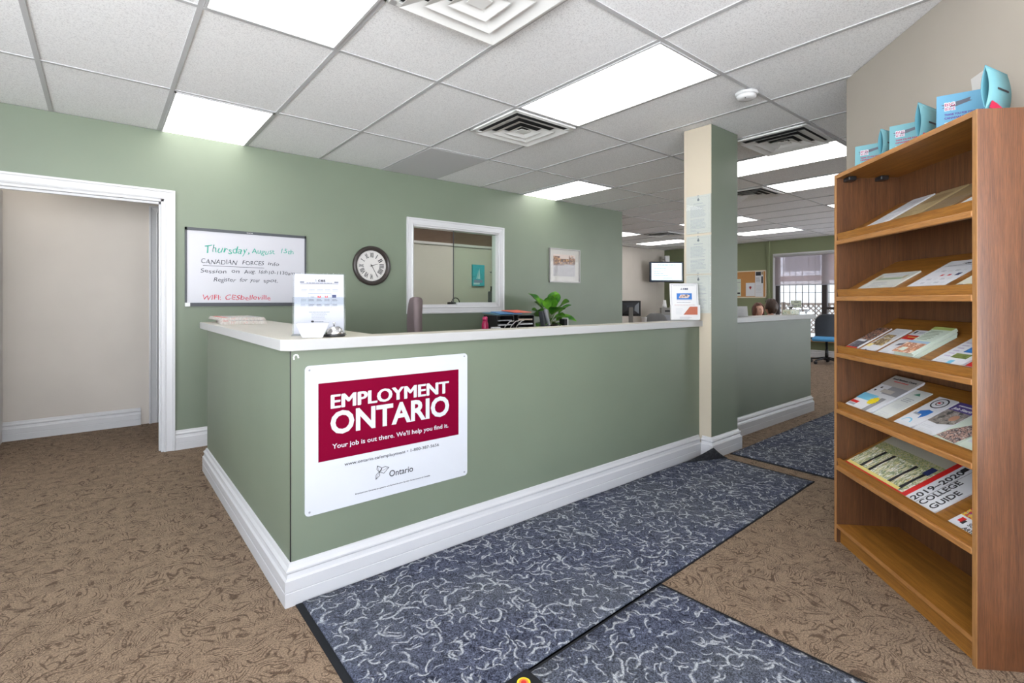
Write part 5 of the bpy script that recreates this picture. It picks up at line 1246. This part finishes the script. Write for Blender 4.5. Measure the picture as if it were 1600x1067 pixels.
leaflet('brochure', 'brochure with a purple heading and a photo of a man on the fourth display shelf', 'brochure', .376, .258, S4, .225, lambda g, w, L, t_: (g.patch(0, w, L * .76, L, t_, 6), g.text('Job Start!', w * .5, L * .80, height=.013, width=w * .8, z=t_ + .0005, bold=.05, align='CENTER', mi=0), g.lines(w * .15, w * .9, L * .90, L * .95, 1, t_ + .0004, 0, .6, 0), g.prism([(0, L * .36), (w * .5, L * .34), (w, L * .44), (w, L * .76), (0, L * .76)], t_, t_ + .0004, 7), g.prism([(w * .7 + .017 * math.cos(R(a)), L * .58 + .02 * math.sin(R(a))) for a in range(0, 360, 30)], t_ + .0006, t_ + .001, 8), g.lines(w * .1, w * .6, L * .2, L * .28, 2, t_, 3, .4), g.lines(w * .2, w * .9, L * .06, L * .16, 3, t_, 3, .4)), M0 + [purplep, photo('office_photo_print', [(.06, .06, .06), (.25, .22, .20), (.40, .36, .33), (.12, .14, .18)], 50), mat('tan_face_print', (.50, .26, .17), .5)], .004)
leaflet('brochure', 'pale green brochure with a dark diagonal group photo on the fourth display shelf', 'brochure', .254, .140, S4, .235, lambda g, w, L, t_: g.prism([(0, L * .10), (w * .9, L * .06), (w, L * .35), (w, L * .74), (w * .7, L * .66), (w * .1, L * .30)], t_, t_ + .0006, 1), [palegreen, hockey_p], .004)
leaflet('brochure', 'pale green brochure with tan blocks at the near end of the fourth display shelf', 'brochure', .137, .024, S4, .225, lambda g, w, L, t_: (g.patch(w * .2, w * .7, L * .35, L * .42, t_, 1), g.patch(w * .5, w * .85, L * .50, L * .60, t_, 1), g.patch(w * .1, w * .6, L * .2, L * .26, t_, 2)), [palegreen, mat('tan_block_print', (.45, .33, .22), .5), lightink], .004)
# fifth shelf: college guide lies on its side
def d_guide(g, w, L, t_):
    xs = w * .735
    g.patch(0, xs, 0, L, t_, 4); g.patch(.0, xs - .030, .014, L * .60, t_ + .0004, 6); g.patch(.0, xs - .030, L * .60, L * .78, t_ + .0004, 7); g.patch(0, xs - .030, L * .78, L * .98, t_ + .0004, 8)
    for x in (.085, .15, .30, .375): g.prism([(x, .02), (x + .022, .02), (x + .016, L * .34), (x + .024, L * .60), (x + .004, L * .60), (x + .002, L * .3)], t_ + .0008, t_ + .0012, 1)
    g.patch(.37, .405, L * .52, L * .70, t_ + .0013, 9); g.patch(0, xs - .06, .014, .03, t_ + .0009, 10)
    g.text('2019\u20132020', xs + .048, .012, height=.032, width=.225, z=t_, rot=R(90), bold=.02, mi=1); g.text('COLLEGE', xs + .096, .012, height=.032, width=.175, z=t_, rot=R(90), bold=.02, mi=1); g.text('GUIDE', xs + .146, .018, height=.032, width=.125, z=t_, rot=R(90), bold=.02, mi=1)
    g.patch(xs + .060, xs + .0615, .01, L * .95, t_, 1); g.patch(xs + .015, xs + .04, L * .86, L * .95, t_, 1)
leaflet('college_guide', 'wide college guide with a red bordered crowd photo on the lowest display shelf', 'guide', .860, .245, S5, .275, d_guide, M0 + [crowd_p, crowd_t, mat('stone_print', (.42, .40, .33), .4), navyp, mat('amber_print', (.72, .60, .20), .4)], .006)
def d_arts(g, w, L, t_):
    g.patch(w * .0, w, L * .32, L, t_, 6); g.patch(w * .12, w * .25, L * .16, L * .28, t_, 4); g.patch(w * .22, w * .32, L * .14, L * .24, t_, 1)
    g.text('SUMMER', w * .42, L * .16, height=.016, width=.085, z=t_, bold=.02, mi=1); g.text('ARTS 2019', w * .42, L * .05, height=.014, width=.10, z=t_, bold=.02, mi=1, shear=.2)
leaflet('arts_guide', 'colourful summer arts guide at the near end of the lowest display shelf', 'guide', .175, .024, S5, .19, d_arts, M0 + [art_p], .004)

# cards on top of the bookcase
ZB = BH + .001
def wcard(lab, p, ang, L_, h, first):
    t = thing('tent_card', lab, 'card', (p[0], p[1], ZB), R(ang)); c = teald
    g = G(); g.M = Matrix.Rotation(R(-5), 4, 'X'); g.box(0, L_, 0, .0015, 0, h); g.M = Matrix(); g.M = Matrix.Translation((0, .032, 0)) @ Matrix.Rotation(R(8), 4, 'X'); g.box(0, L_, 0, .0015, 0, h * .97); g.build('card', mat('sky_card', (.10, .28, .42), .6) if first else tealc, t)
    g = G(); g.M = Matrix.Rotation(R(-5), 4, 'X') @ Matrix.Rotation(R(90), 4, 'X'); z = .0002
    s = h / .135
    g.prism([(.014, h * .62), (.024, h * .67), (.012, h * .72), (.05, h * .76), (.078, h * .80), (.098, h * .84), (.094, h * .76), (.102, h * .74), (.075, h * .68), (.05, h * .62)], z, z + .0003, 1)
    g.text('BIG', .022, h * .66, height=.015 * s, width=.032, z=z + .0004, bold=.08, mi=0); g.text('BIG', .0235, h * .665, height=.013 * s, width=.029, z=z + .0008, bold=.01, mi=2); g.text('BIKE', .022, h * .545, height=.012 * s, width=.032, z=z + .0004, bold=.07, mi=0); g.text('BIKE', .0235, h * .55, height=.010 * s, width=.029, z=z + .0008, bold=.01, mi=2)
    g.text('THANK YOU FOR YOUR HELP', .022, h * .40, height=.0075 * s, width=L_ * .70, z=z, bold=.05, mi=3); g.text('CANADIANS LIVE', .022, h * .30, height=.0075 * s, width=L_ * .5, z=z, bold=.05, mi=3); g.lines(.022, L_ * .6, h * .12, h * .24, 2, z, 4, .4)
    g.build('print', [paper, mat('slate_print', (.09, .10, .13), .6), magenta, magenta if not first else purplep, lightink], t)
def lens(lab, p, ang, L_, h):
    t = thing('folded_card', lab, 'card', (p[0], p[1], ZB), R(ang))
    for sg, nm in ((-1, 'front_leaf'), (1, 'rear_leaf')):
        g = G(); K = 12; prof = [(sg * .0115 * math.sin(math.pi * k / K), h * k / K) for k in range(K + 1)]
        va = [(g.v((0, y, z)), g.v((L_, y, z))) for y, z in prof]
        for k in range(K): g.face([va[k][0], va[k][1], va[k + 1][1], va[k + 1][0]], 0, True)
        o = g.build(nm, tealc if sg < 0 else teald, t); md = o.modifiers.new('s', 'SOLIDIFY'); md.thickness = .0012
        if sg < 0:
            g = G(); g.M = Matrix.Translation((0, -.0128, 0)) @ Matrix.Rotation(R(90), 4, 'X')
            g.lines(L_ * .35, L_ * .85, h * .50, h * .56, 1, .0003, 0, .8, .05)
            gg = g.build('print', [ink], o)
            g = G(); g.M = Matrix.Translation((0, -.0105, 0)) @ Matrix.Rotation(R(90), 4, 'X'); g.prism([(.002, h * .02), (L_ * .9, h * .02), (L_ * .35, h * .17), (.02, h * .2)], 0, .0016); g.build('red_flash', mat('flash_red', (.50, .01, .06), .5), o)
for nm, P0, L0, la, h0, hl in (('nearest', (2.470, .455), (2.312, .300), -12.8, .136, .150), ('middle', (2.672, .655), (2.545, .528), -10.5, .118, .152), ('furthest', (2.855, .838), (2.718, .698), -12.8, .108, .128)):
    wcard('%s pale blue charity card with pink print on the bookcase top' % nm, P0, -74 if nm == 'nearest' else -84, .155 if nm == 'nearest' else .13, h0, nm == 'nearest')
    lens('%s curved blue folded card standing on the bookcase top' % nm, L0, la, .165 if nm != 'furthest' else .085, hl)
for nm, k, b, h in (('taller', .255, .22, .225), ('smaller', .42, .26, .20)):
    u = Vector((math.cos(AB), math.sin(AB))); bb = Vector((math.sin(AB), -math.cos(AB))); q = NB + u * k + bb * b
    t = thing('plastic_holder', '%s clear plastic leaflet holder behind the blue cards' % nm, 'holder', (q.x, q.y, ZB), AB + R(180 - 10))
    g = G(); g.box(-.05, .05, -.0015, .0015, 0, h, M=Matrix.Rotation(R(6), 4, 'X')); g.box(-.05, .05, .015, .018, 0, h * .7); g.box(-.05, .05, -.0, .018, 0, .003); g.build('holder', mat('cloudy_plastic', (.62, .60, .58), .25), t)
